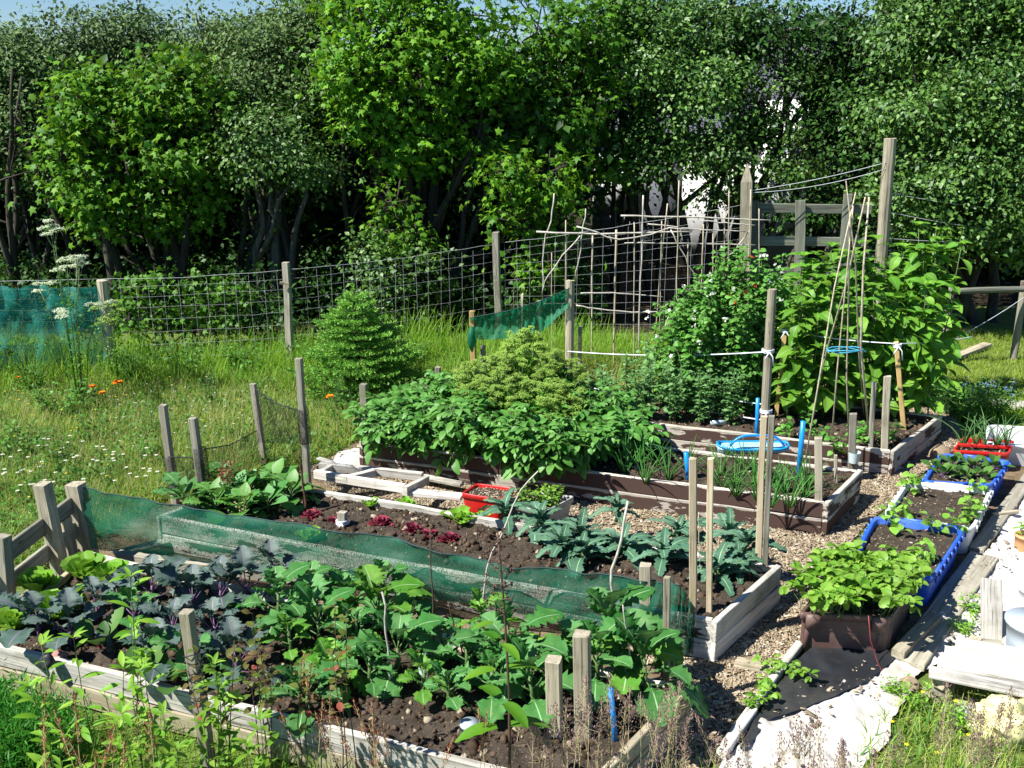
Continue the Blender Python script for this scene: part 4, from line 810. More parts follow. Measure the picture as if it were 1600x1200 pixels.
tie(1200, 548, G(1192, 705)[1], .055, 'upper white knot on the tall round post'); tie(1197, 642, G(1192, 705)[1], .055, 'lower white knot on the tall round post')
tie(1226, 516, G(1212, 655, .15)[1], .035, 'white knot on top of the left yellow stake'); tie(1402, 540, G(1413, 678, .15)[1], .035, 'white knot on top of the right yellow stake')
# ------------------------------------------------------------ ropes
def rope(name, label, a, b, sag=.03, r=.006, mat='rope', cat='rope', group=None, kinks=0):
    a, b = np.asarray(a, float), np.asarray(b, float); t = np.linspace(0, 1, 16)[:, None]; pp = a * (1 - t) + b * t - np.array([0, 0, 1]) * sag * 4 * t * (1 - t) + rng.normal(size=(16, 3)) * kinks * (t * (1 - t) * 4); nm = NM(); nm.tube(pp, r, 5)
    return tag(nm.build(name, M[mat], smooth=True), label, cat, group)
Yr = G(1192, 705)[1]; Yl = G(889, 605)[1]
RG = 'white ropes round the bean plants'
rope('rope', 'upper white rope from the round post across the pea plants', P(887, 549, Yl - .06), P(1197, 550, Yr - .05), .04, .007, group=RG)
rope('rope', 'lower white rope across the broad beans to the round post', P(895, 598, Yl - .06), P(1195, 657, Yr - .05), .03, .007, group=RG)
rope('rope', 'short white rope behind the broad beans, just above the lower one', P(1000, 600, Yl - .06), P(1195, 632, Yr + .03), .02, .006, group=RG)
rope('rope', 'white rope sagging over the flowering parsley', P(852, 575, Yl - .05), P(960, 615, Yr + .2), .03, .006, group=RG)
Ys = G(1212, 655, .15)[1]; Ys2 = G(1413, 678, .15)[1]
rope('rope', 'white rope between the two yellow stakes in front of the artichokes', P(1226, 517, Ys - .03), P(1402, 537, Ys2 - .03), .02, .006, group=RG)
rope('rope', 'white rope from the right yellow stake round the artichoke block', P(1402, 537, Ys2 - .03), P(1520, 526, Ys + .7), .02, .006, group=RG)
rope('rope', 'slack pale line running from the artichokes up to the right edge', P(1480, 535, Ys + .9), P(1640, 435, 12.5), .05, .0035, group=RG)
# ------------------------------------------------------------ canes
Yt = G(925, 590)[1]
tr = thing('cane_trellis', 'trellis of tied bamboo canes and pale sticks behind the pea plants', 'trellis', P(1000, 590, Yt) * [1, 1, 0])
def stick(pts, Y, rpx=2.4, name='cane', mat='cane', parent=None, wob=0., ysl=0.):
    nm = NM(); pp = [P(x, y, Y if not isinstance(Y, (list, tuple)) else Y[i]) for i, (x, y) in enumerate(pts)]; pp = np.array(pp); t = np.linspace(0, 1, len(pp)); tt = np.linspace(0, 1, 10 if wob else max(4, len(pp) * 2))
    q = np.stack([np.interp(tt, t, pp[:, k]) for k in range(3)], 1); q[1:-1] += rng.normal(size=(len(q) - 2, 3)) * wob; r = rpx * mpp(pp[0]) / 2 * .72
    nm.tube(q, np.linspace(r, r * .75, len(q)), 6); return nm.build(name, M[mat], parent, smooth=True)
Vc = [([(866, 302), (860, 345), (850, 380), (847, 464)], 3.4, 1), ([(884, 344), (884, 570)], 2.6, 0), ([(915, 326), (899, 437)], 3, 1), ([(926, 368), (924, 590)], 4, 0), ([(963, 359), (958, 590)], 5, 0), ([(991, 347), (990, 575)], 2.8, 0),
      ([(1005, 305), (1004, 380), (1000, 460), (997, 560)], 3.8, 1), ([(1061, 282), (1055, 560)], 3, 0), ([(1043, 318), (1036, 380), (1030, 440), (1022, 560)], 3, 0), ([(1034, 345), (1030, 560)], 2.4, 0), ([(1099, 350), (1093, 560)], 3, 0), ([(1132, 332), (1130, 560)], 3, 0),
      ([(1139, 298), (1137, 560)], 2.6, 0), ([(1173, 296), (1166, 560)], 3, 0), ([(1114, 365), (1114, 560)], 2.6, 0), ([(1075, 374), (1075, 560)], 2.6, 0), ([(1186, 326), (1186, 560)], 2.4, 0), ([(1048, 359), (1090, 437)], 3.4, 1), ([(1172, 359), (1132, 410)], 3, 1), ([(907, 368), (880, 400), (855, 430), (847, 458)], 3.2, 1),
      ([(862, 395), (862, 560)], 2.2, 0), ([(1045, 495), (1020, 560)], 2.6, 1), ([(815, 460), (815, 570)], 2.4, 0)]
for pts, r, cr in Vc: stick(pts, Yt + rng.uniform(-.05, .35), r, 'cane', 'stick' if cr else 'cane', tr, .006 if cr else .002)
for pts, r, dy in [([(838, 362), (930, 366), (1000, 364), (1081, 362)], 5, -.06), ([(970, 337), (1080, 339), (1204, 344)], 4.4, .1), ([(901, 354), (930, 362), (958, 375), (1000, 371), (1050, 356), (1082, 360)], 4.2, -.1), ([(1012, 350), (1090, 358), (1165, 362)], 3.4, .1), ([(976, 380), (1080, 381), (1180, 383)], 3.4, .0), ([(907, 458), (960, 457), (1036, 464)], 3.2, -.05), ([(900, 477), (930, 483), (990, 488), (1042, 486)], 3.6, -.06), ([(850, 474), (886, 474)], 3, -.05), ([(1095, 345), (1180, 352)], 3, .05)]:
    stick(pts, Yt + .12 + dy, r, 'cross_stick', 'stick', tr, .004)
# wigwam
wb = G(1318, 695, .2); wg = thing('cane_wigwam', 'wigwam of thin canes tied at the top, in the furthest bed', 'plant support', wb)
ap = P(1329, 352, wb[1] - .25)
Ya = ap[1]
for base, tp, r in [((1266, 655), (1352, 308), 3.4), ((1255, 735), (1337, 300), 3), ((1298, 705), (1334, 312), 2.8), ((1328, 700), (1328, 335), 3), ((1351, 655), (1322, 283), 3), ((1361, 700), (1345, 520), 4.2)]:
    b_ = G(base[0], base[1] - 0, .16); t_ = P(tp[0], tp[1], Ya + (Ya - b_[1]) * .1)
    if base[0] == 1361: t_ = P(1358, 308, Ya)
    nm = NM(); m1 = b_ * .66 + t_ * .34 + rng.normal(size=3) * .02; m2 = b_ * .33 + t_ * .67 + rng.normal(size=3) * .02
    if base[0] == 1361: m1 = P(1345, 540, Ya); m2 = P(1349, 420, Ya)
    rr = r * mpp(wb) / 2 * .8; nm.tube([b_ - [0, 0, .05], m1, m2, t_], [rr, rr, rr * .9, rr * .7], 6); nm.build('cane', M['cane'], wg, smooth=True)
nm = NM(); a = np.linspace(0, 6.28 * 4, 30); nm.tube(np.stack([ap[0] + np.cos(a) * .018, ap[1] + np.sin(a) * .018, ap[2] + a * .0025], 1), .004, 4); nm.build('tie', M['cane'], wg)
nm = NM(); c_ = P(1322, 547, wb[1] - .12); a = np.linspace(0, 6.28 * 2, 26); nm.tube(np.stack([c_[0] + np.cos(a) * .15 * (1 + .2 * np.sin(a * 2.3)), c_[1] + np.sin(a) * .07, c_[2] + .014 * np.sin(a * 1.7)], 1), .006, 5); nm.build('twine', M['twine'], wg, smooth=True)
# canes and crooked sticks in the near beds
SG = 'sticks pushed into the beds'
for pts, zb, r, m, l in [([(612, 1095), (606, 1020), (597, 925)], .2, 6, 'stick', 'pale straight stick among the broad leaves, just left of centre'), ([(952, 1035), (958, 950), (955, 900), (970, 850), (981, 783)], .2, 7, 'stick', 'crooked pale branch at the right end of the near bed'), ([(752, 960), (762, 880), (785, 830), (810, 770), (841, 736)], .2, 4, 'stick', 'long bent twig leaning over the netting toward the grey basin'),
                          ([(678, 1015), (676, 940), (672, 825)], .2, 4, 'brownstem', 'thin brown stick left of the bent twig'), ([(802, 1055), (797, 1000), (790, 955)], .2, 4, 'stick', 'short thin stick among the turnips'), ([(835, 1050), (845, 980), (858, 960)], .2, 3, 'brownstem', 'thin dark stick near the square posts'), ([(985, 1095), (982, 1010), (973, 945)], .2, 4, 'stick', 'thin cane left of the slim stake'),
                          ([(478, 800), (472, 740), (467, 705)], .25, 6, 'rust', 'rusty rod at the end of the second bed'), ([(815, 600), (815, 520), (817, 458)], 0, 4, 'cane', 'single cane standing in the flowering parsley'), ([(735, 1050), (712, 985), (700, 940)], .2, 4, 'brownstem', 'brown twig leaning left among the turnips'), ([(1095, 905), (1093, 850), (1092, 800)], .25, 2.5, 'cane', 'very thin cane between the two tan stakes')]:
    Y0 = G(pts[0][0], pts[0][1], zb)[1]; o = stick(pts, Y0, r, 'garden_stick', m, None, .004); tag(o, l, 'stick', SG)
def pipe(b, t, zb, r, l):
    b_ = G(b[0], b[1], zb); t_ = P(t[0], t[1], b_[1]); nm = NM(); nm.tube([b_ - [0, 0, .05], (b_ + t_) / 2 + rng.normal(size=3) * .004, t_], r * mpp(b_) / 2, 10); tag(nm.build('blue_pipe', M['bluepipe'], smooth=False), l, 'pipe', 'blue water pipe pegs')
pipe((963, 1168), (954, 1076), .2, 9, 'blue pipe peg in the near right corner of the near bed'); pipe((1077, 752), (1072, 707), .25, 8, 'blue pipe peg in the onion bed, left of the blue sledge'); pipe((1247, 748), (1255, 658), .25, 8, 'bent blue pipe peg at the right end of the blue sledge'); pipe((1182, 690), (1184, 622), .15, 6, 'blue pipe peg behind the blue sledge by the round post')
# ------------------------------------------------------------ blue sledge
sb = G(1175, 712, ZT - .03); sg = thing('plastic_sledge', 'bright blue and white plastic sledge lying on the bed edge', 'sledge', sb); s_ = mpp(sb)
nm = NM(); n1, n2 = 14, 6; V = []
for i in range(n1):
    u = i / (n1 - 1) * 2 - 1
    for j in range(n2):
        v = j / (n2 - 1) * 2 - 1; x = u * 54 * s_; y = v * .10 * (1 - .35 * u ** 4); z = .055 + .035 * v * v + .05 * max(0, abs(u) - .7) ** 1 + .02 * math.sin(v * 9); V.append(sb + np.array([x, y, z]))
nm.add(V, [[i * n2 + j, (i + 1) * n2 + j, (i + 1) * n2 + j + 1, i * n2 + j + 1] for i in range(n1 - 1) for j in range(n2 - 1)]); o = nm.build('body', M['palebluepl'] if 'palebluepl' in M else M['clear'], sg, smooth=True); o.modifiers.new('s', 'SOLIDIFY').thickness = .012
nm = NM(); a = np.linspace(0, 2 * pi, 34); ex = np.sign(np.cos(a)) * np.abs(np.cos(a)) ** .6; ey = np.sign(np.sin(a)) * np.abs(np.sin(a)) ** .6
nm.tube(np.stack([sb[0] + ex * 55 * s_, sb[1] + ey * .105, sb[2] + .095 + .02 * np.cos(a) ** 4], 1), .010, 8); nm.build('rim', M['twineblue'] if 'twineblue' in M else M['bluepipe'], sg, smooth=True)
nm = NM(); t = np.linspace(-1, 1, 18); nm.tube(np.stack([sb[0] + 6 * s_ + t * 42 * s_, sb[1] - .02 + 0 * t, sb[2] + .10 + .10 * (1 - t ** 4)], 1), .012, 8); nm.build('handle', M['bluepipe'], sg, smooth=True)
b = G(1122, 668, .2); nm = NM(); nm.box(b + [0, 0, .05], .16, .012, .05, .1); 
tag(nm.build('plant_label', M['clear']), 'small pale green plastic tag lying behind the onions', 'plant label')
# ------------------------------------------------------------ wire fence
f0, f1, f2, f3 = P(-260, 600, 11.4), P(172, 600, 11.7), P(455, 580, 12.05), P(781, 530, 13.7)
f4 = P(1160, 545, G(1160, 545)[1] + .12)
for f in (f0, f1, f2, f3, f4): f[2] = 0
wf = thing('wire_fence', 'stock wire fence on timber posts along the edge of the wood', 'fence', f2)
def fpost(b, t, wpx, rd, lab=None):
    bb = b.copy(); tp = P(t[0], t[1], b[1] - .02); w_ = wpx * mpp(b); o = beam('fence_post', bb + [0, 0, -.1], tp, w_ * .9, w_ * .8, M['post' if rd else 'postgrey'], wf, rd)
    if lab: o['label'] = lab
    return o
f1b = f1.copy(); f1b[0] = P(176, 600, 11.7)[0]
fpost(f1b, (160, 438), 19, True, 'thick round fence post with leafy bush beside it'); fpost(f2, (446, 410), 11, False, 'grey square fence post with a small cross block'); fpost(f3, (774, 363), 11, False)
c_ = P(445, 441, 12.0); beam('cross_block', c_ + [-.05, -.05, 0], c_ + [.06, -.05, -.01], .03, .035, M['post'], wf)
tops = [P(-260, 441, 11.4)[2], P(172, 441, 11.7)[2], P(450, 427, 12.05)[2], P(775, 385, 13.7)[2], P(1160, 322, f4[1])[2]]
F_ = [f0, f1, f2, f3, f4]
for i in range(4):
    a, b = F_[i], F_[i + 1]; nm = NM(); za, zb = tops[i], tops[i + 1]; Ls = np.linalg.norm(b - a); nv = int(Ls / .16); rows = [0, .09, .19, .30, .42, .55, .68, .82, .98] if i < 3 else [0, .08, .16, .24, .32, .4, .49, .58, .67, .76, .86, .98]
    for k, r in enumerate(rows):
        t = np.linspace(0, 1, 12)[:, None]; z = (za * (1 - t) + zb * t) * (1 - r) + .04; sagv = -.03 * 4 * t * (1 - t) * (1 if k == 0 else .5); pp = a * (1 - t) + b * t; pp[:, 2:3] = z + sagv; pp += rng.normal(size=pp.shape) * .004; nm.tube(pp, .0009 if k else .0020, 4)
    for k in range(nv):
        t = (k + .5) / nv; p_ = a * (1 - t) + b * t; zt = (za * (1 - t) + zb * t) - .03 * 4 * t * (1 - t); nm.sticks([p_ + [rng.normal() * .01, 0, .03]], [p_ + [rng.normal() * .012, 0, zt + .02]], .0006)
    nm.build('wire_mesh', M['wire'], wf)
# pointed post to round post wires
pY, rY = G(1160, 545)[1] - .05, G(1366, 545)[1] - .05
rope('fence_wire', 'upper of the two wires from the pointed post to the tallest round post', P(1172, 298, pY), P(1384, 254, rY), .03, .004, 'wire', 'wire', 'wires between the two tallest posts')
rope('fence_wire', 'lower of the two wires from the pointed post to the tallest round post', P(1172, 301, pY), P(1383, 264, rY), .06, .004, 'wire', 'wire', 'wires between the two tallest posts')
for j, (y0, y1) in enumerate(((300, 330), (330, 365), (372, 372))):
    rope('fence_wire', ['top', 'middle', 'bottom'][j] + ' thin wire running right from the tallest round post into the birch', P(1384, y0, rY), P(1640, y1, rY + .8), .05, .0035, 'wire', 'wire', 'thin wires right of the tallest round post')
# timber rails
gb = P(1250, 545, G(1250, 545)[1] + .1); gb[2] = 0; gt = thing('timber_rail_fence', 'grey timber rail panel between the pointed post and the tallest round post', 'fence', gb); gy = gb[1]
for (x0, y0), (x1, y1), wp in (((1184, 545), (1178, 314), 15), ((1246, 545), (1251, 313), 15), ((1308, 545), (1325, 303), 13)):
    b = P(x0, y0, gy); b[2] = -.1; beam('rail_post', b, P(x1, y1, gy), wp * mpp(gb), .05, M['railgreyshade'] if 'railgreyshade' in M else M['postgrey'], gt)
for (x0, y0), (x1, y1), h in (((1186, 325), (1362, 327), 14), ((1186, 376), (1352, 379), 14), ((1186, 427), (1345, 424), 15)):
    beam('rail', P(x0, y0, gy + .06), P(x1, y1, gy + .06), .035, h * mpp(gb), M['railgreyshade'], gt)  # dark timber colour imitates the shaded fronts of the rails
o = beam('plank', P(1200, 441, gy + .3), P(1262, 441, gy + .3), .35, .03, M['paleblue']); tag(o, 'pale blue board behind the lowest timber rail', 'board')
o = beam('log_rail', P(1485, 455, 12.2), P(1680, 449, 12.6), .075, .075, M['railgreyshade'], rnd=True); tag(o, 'round horizontal rail at the right edge under the birch', 'rail')  # log given the dark timber colour because it lies in shadow
for x in (1500, 1640):
    pass
b = P(1606, 452, 12.45); o = beam('wooden_post', [b[0], b[1] + .1, -.1], [b[0], b[1] + .1, b[2] + .08], .09, .09, M['postgrey'], rnd=True); tag(o, 'post carrying the horizontal rail at the right edge', 'post', PG)
b = P(1492, 455, 12.25); o = beam('wooden_post', [b[0], b[1] + .1, -.1], [b[0], b[1] + .1, b[2] + .04], .08, .08, M['postgrey'], rnd=True); tag(o, 'post behind the artichokes carrying the horizontal rail', 'post', PG)
a, b = G(1478, 568), G(1542, 543); o = beam('plank', a + [0, 0, .04], b + [0, 0, .04], .12, .05, M['boardtan']); tag(o, 'single plank lying on the short lawn', 'plank')
# ------------------------------------------------------------ end fence of the near bed
e0, e1 = G(143, 885), G(88, 915); d = (e1 - e0) / np.linalg.norm(e1 - e0)
# run parallel to the bed's end
dd = c1[0] - c1[3]; dd[2] = 0; dd /= np.linalg.norm(dd)
ef = thing('end_fence', 'low fence of two wide rails and stout posts at the near bed end', 'fence', e0)
pb = e0.copy(); o = beam('fence_post', pb + [0, 0, -.1], P(117, 756, pb[1]), .115, .10, M['post'], ef)
p2 = e0 + dd * .36; beam('fence_post', p2 + [0, 0, -.1], P(67, 756, p2[1]), .095, .09, M['post'], ef)
p3 = e0 + dd * .12 + np.array([-.06, .0, 0]); beam('short_post', p3 + [0, 0, 0], p3 + [-.02, 0, .45], .05, .10, M['boardtan'], ef)
p4 = e0 + dd * 1.0; beam('fence_post', p4 + [0, 0, -.1], P(2, 838, p4[1]), .09, .08, M['postgrey'], ef)
for zz, h in ((.50, .13), (.30, .12), (.11, .08)):
    beam('rail', e0 + dd * -.02 + np.array([-.07, 0, zz + .02]), e0 + dd * 1.9 + np.array([-.07, 0, zz]), .03, h, M['postgrey'], ef)
# ------------------------------------------------------------ netting
def net(name, label, cat, tops, bots, mat, nx=60, ny=10, bow=.03, fold=.02, edge=None, group=None, sc1=2.2):
    tops, bots = np.array(tops), np.array(bots); t = np.linspace(0, 1, len(tops)); tt = np.linspace(0, 1, nx); Tp = np.stack([np.interp(tt, t, tops[:, k]) for k in range(3)], 1); Bt = np.stack([np.interp(tt, t, bots[:, k]) for k in range(3)], 1)
    d = Tp[-1] - Tp[0]; nrm = np.array([d[1], -d[0], 0]); nrm /= np.linalg.norm(nrm); V = []
    for i in range(nx):
        for j in range(ny):
            v = j / (ny - 1); p = Tp[i] * (1 - v) + Bt[i] * v; f = MN.noise(Vector((i / nx * 12 * sc1, v * 2.5, 1))) * fold * 2 + MN.noise(Vector((i / nx * 30 * sc1 + v * 5, v * 7, 4))) * fold * .8; V.append(p + nrm * (f + bow * sin(pi * v)))
    nm = NM(); nm.add(V, [[i * ny + j, (i + 1) * ny + j, (i + 1) * ny + j + 1, i * ny + j + 1] for i in range(nx - 1) for j in range(ny - 1)])
    root = thing(name, label, cat, Bt[0], group); nm.build('net', M[mat], root, smooth=True); V = np.array(V).reshape(nx, ny, 3)
    if edge:
        e = NM(); e.tube(V[:, 0], .005, 4); e.build('top_edge', M[edge], root)
    return root
M['netedge'] = plain('netedge', (.01, .05, .045), .6)
# long green net: from the end post along the back board of the near bed to the square post on the right
u = c1[2] - c1[3]; u[2] = 0; Lb = np.linalg.norm(u); u /= Lb
def back(t, off, z): return c1[3] * [1, 1, 0] + u * Lb * t + (c1[2] - c1[1]) * [1, 1, 0] / np.linalg.norm((c1[2] - c1[1])[:2]) * off + np.array([0, 0, z])
txy = [(120, 762), (325, 800), (535, 828), (800, 885), (1008, 905), (1062, 915)]
tops_ = []; bots_ = []
Y0 = e0[1]; Y1 = G(1010, 1025)[1]
for (x, y) in txy:
    tt = (x - 120) / (1008 - 120); best = None
    # plane through both posts
    A0 = P(120, 762, Y0); A1 = P(1008, 905, Y1); n_ = np.cross(A1 - A0, [0, 0, 1]); r_ = ray(x, y); k = np.dot(A0 - CAM, n_) / np.dot(r_, n_); p = CAM + r_ * k; tops_.append(p); q = p.copy(); q[2] = .16; bots_.append(q)
net('garden_netting', 'long green windbreak netting along the back of the near bed', 'netting', tops_, bots_, 'greennet', 130, 14, .04, .035, 'netedge', sc1=1.2)
# short flap that wraps back to the right end
a = tops_[-1]; b = G(1068, 1075, .52); q0, q1 = a.copy(), b.copy(); q0[2] = .05; q1[2] = .05
net('garden_netting', 'hanging end of the green netting over the near bed corner', 'netting', [a, a + [.05, -.03, -.05], a + [.10, .0, -.16]], [q0 + [0, 0, .05], q0 + [.07, -.03, .02], q0 + [.11, .01, .0]], 'greennet', 24, 12, .02, .03, None)
p = [P(-200, 450, 11.3), P(0, 447, 11.5), P(155, 449, 11.6)]; q = [a_ * [1, 1, 0] + [0, 0, .05] for a_ in p]
net('teal_netting', 'teal windbreak netting tied to the wire fence at the left', 'netting', p, q, 'teal', 60, 16, .08, .09, None, sc1=.8)
YA, YB = G(741, 600)[1] - .06, G(889, 605)[1] - .08
net('garden_netting', 'small dark green net slung between the yellowish stake and round post', 'netting', [P(734, 497, YA), P(800, 484, (YA + YB) / 2), P(845, 470, (YA + YB) / 2), P(890, 450, YB)], [P(734, 532, YA), P(790, 530, (YA + YB) / 2), P(845, 520, (YA + YB) / 2), P(888, 480, YB)], 'greennetdense', 50, 10, -.06, .03, 'netedge')
c_ = P(738, 530, YA); nm = NM(); nm.tube([c_ + [0, -.05, .16], c_ + [-.01, -.06, .06], c_ + [.0, -.05, -.02], c_ + [-.01, -.04, -.09], c_ + [0, -.03, -.14]], [.03, .045, .055, .03, .012], 9); tag(nm.build('net_bundle', M['greennetdense'], smooth=True), 'knotted bundle of green net hanging on the yellowish stake', 'netting')
def pp_(px, py, bx, by): return P(px, py, G(bx, by)[1] - .04)
BN = 'black netting round the end of the second bed'
net('black_netting', 'black mesh netting between the two leftmost leaning posts', 'netting', [pp_(263, 714, 275, 790), pp_(318, 716, 325, 830)], [pp_(270, 760, 275, 790), pp_(320, 755, 325, 830)], 'blacknet', 20, 8, .0, .015, 'blackplastic', BN)
net('black_netting', 'sloping black mesh netting behind the leafy plants', 'netting', [pp_(318, 702, 325, 830), pp_(360, 695, 370, 785), pp_(400, 673, 416, 740)], [pp_(322, 750, 325, 830), pp_(365, 745, 370, 785), pp_(410, 722, 416, 740)], 'blacknet', 30, 8, .0, .015, 'blackplastic', BN)
net('black_netting', 'sagging black mesh netting between the two right leaning posts', 'netting', [pp_(398, 607, 416, 740), pp_(430, 630, 450, 765), pp_(470, 642, 484, 790)], [pp_(405, 692, 416, 740), pp_(440, 692, 450, 765), pp_(478, 693, 484, 790)], 'blacknet', 30, 10, .0, .02, 'blackplastic', BN)
for (bx, by, x0, y0, x1, y1) in ((275, 790, 263, 714, 272, 760), (325, 830, 312, 700, 320, 760), (484, 790, 473, 640, 478, 692)):
    Yq = G(bx, by)[1]; nm = NM(); A_, B_ = P(x0, y0, Yq), P(x1, y1, Yq); nm.tube([A_, A_ * .6 + B_ * .4, B_ * .7 + A_ * .3, B_], [.05, .054, .05, .052], 10); tag(nm.build('black_netting', M['blacknet'], smooth=True), {275: 'black mesh wound round the leftmost leaning post', 325: 'black mesh wound round the second leaning post', 484: 'black mesh wound round the tallest leaning post'}[bx], 'netting', BN)
# ------------------------------------------------------------ timber off-cuts
def board2(name, label, a, b, w_, h_, mat='board', za=.03, zb=None, cat='plank', group=None):
    A_ = G(a[0], a[1], za); B_ = G(b[0], b[1], za if zb is None else zb); o = beam(name, A_, B_, w_, h_, M[mat]); return tag(o, label, cat, group)
tf = G(570, 757, .1); fr = thing('wooden_offcut', 'bleached timber frame lying at the end between two beds', 'frame', tf, None)
for (a, b) in (((492, 740), (632, 764)), ((500, 728), (660, 745)), ((585, 738), (540, 750)), ((632, 768), (668, 748)), ((500, 742), (520, 730))):
    beam('bar', G(a[0], a[1], .23 if a[0] < 560 else .24), G(b[0], b[1], .22), .05, .075 if a[0] != 585 else .07, M['board'], fr)
board2('plank', 'pale board end beside the red bucket', (640, 770), (722, 776), .10, .04, 'board', .2)
board2('plank', 'thin light lath pointing out of the grass behind the timber frame', (497, 716), (535, 727), .05, .02, 'board', .12)
o = board2('plank', 'second bleached lath between timber frame and potato bed', (640, 742), (722, 757), .08, .03, 'board', .1)
nm = NM(); b = G(545, 727, 0); 
pl = gpoly([(510, 742), (575, 752), (600, 735), (565, 706), (530, 712)]); patch(nm, pl, .03, lambda x, y: .05 + .03 * fn(x, y, 5, 3)); tag(nm.build('weed_membrane', M['membrane'], smooth=True), 'crumpled pale membrane scrap behind the timber frame', 'plastic sheet')
board2('timber_pole', 'grey round pole lying along the gap behind the near bed', (185, 868), (470, 905), .07, .07, 'postgrey', .16, .14, 'pole')
board2('plank', 'grey plank lying slanted between near bed corner and second bed', (180, 866), (262, 845), .10, .03, 'board', .10)
board2('plank', 'half buried plank end on the chip path', (1150, 1035), (1215, 1050), .12, .035, 'boardtan', .02)
o = board2('timber_pole', 'rounded edging pole between the chip path and white fabric', (1125, 1180), (1175, 1112), .06, .06, 'board', .05, .05, 'pole', 'edging poles'); o2 = board2('timber_pole', 'longer edging pole running to the brown crate', (1178, 1105), (1248, 1006), .05, .05, 'board', .05, .05, 'pole', 'edging poles')
board2('square_beam', 'short square beam lying beside the brown crate', (1402, 1024), (1462, 965), .085, .075, 'post', .07, .07, 'beam')
board2('wide_plank', 'wide grey plank running back from the brown crate along the blue one', (1418, 1035), (1538, 868), .20, .03, 'postgrey', .045)  # darker grey wood stands in for the shade beside the crates
board2('wide_plank', 'plank along the far crates, mossy and coloured dark for shade', (1525, 860), (1612, 742), .11, .04, 'postgrey', .05)  # same darker wood, shade put into the plank's colour
board2('plank', 'short cross lath between the white crate and the mossy plank', (1552, 803), (1590, 800), .03, .03, 'boardtan', .08)
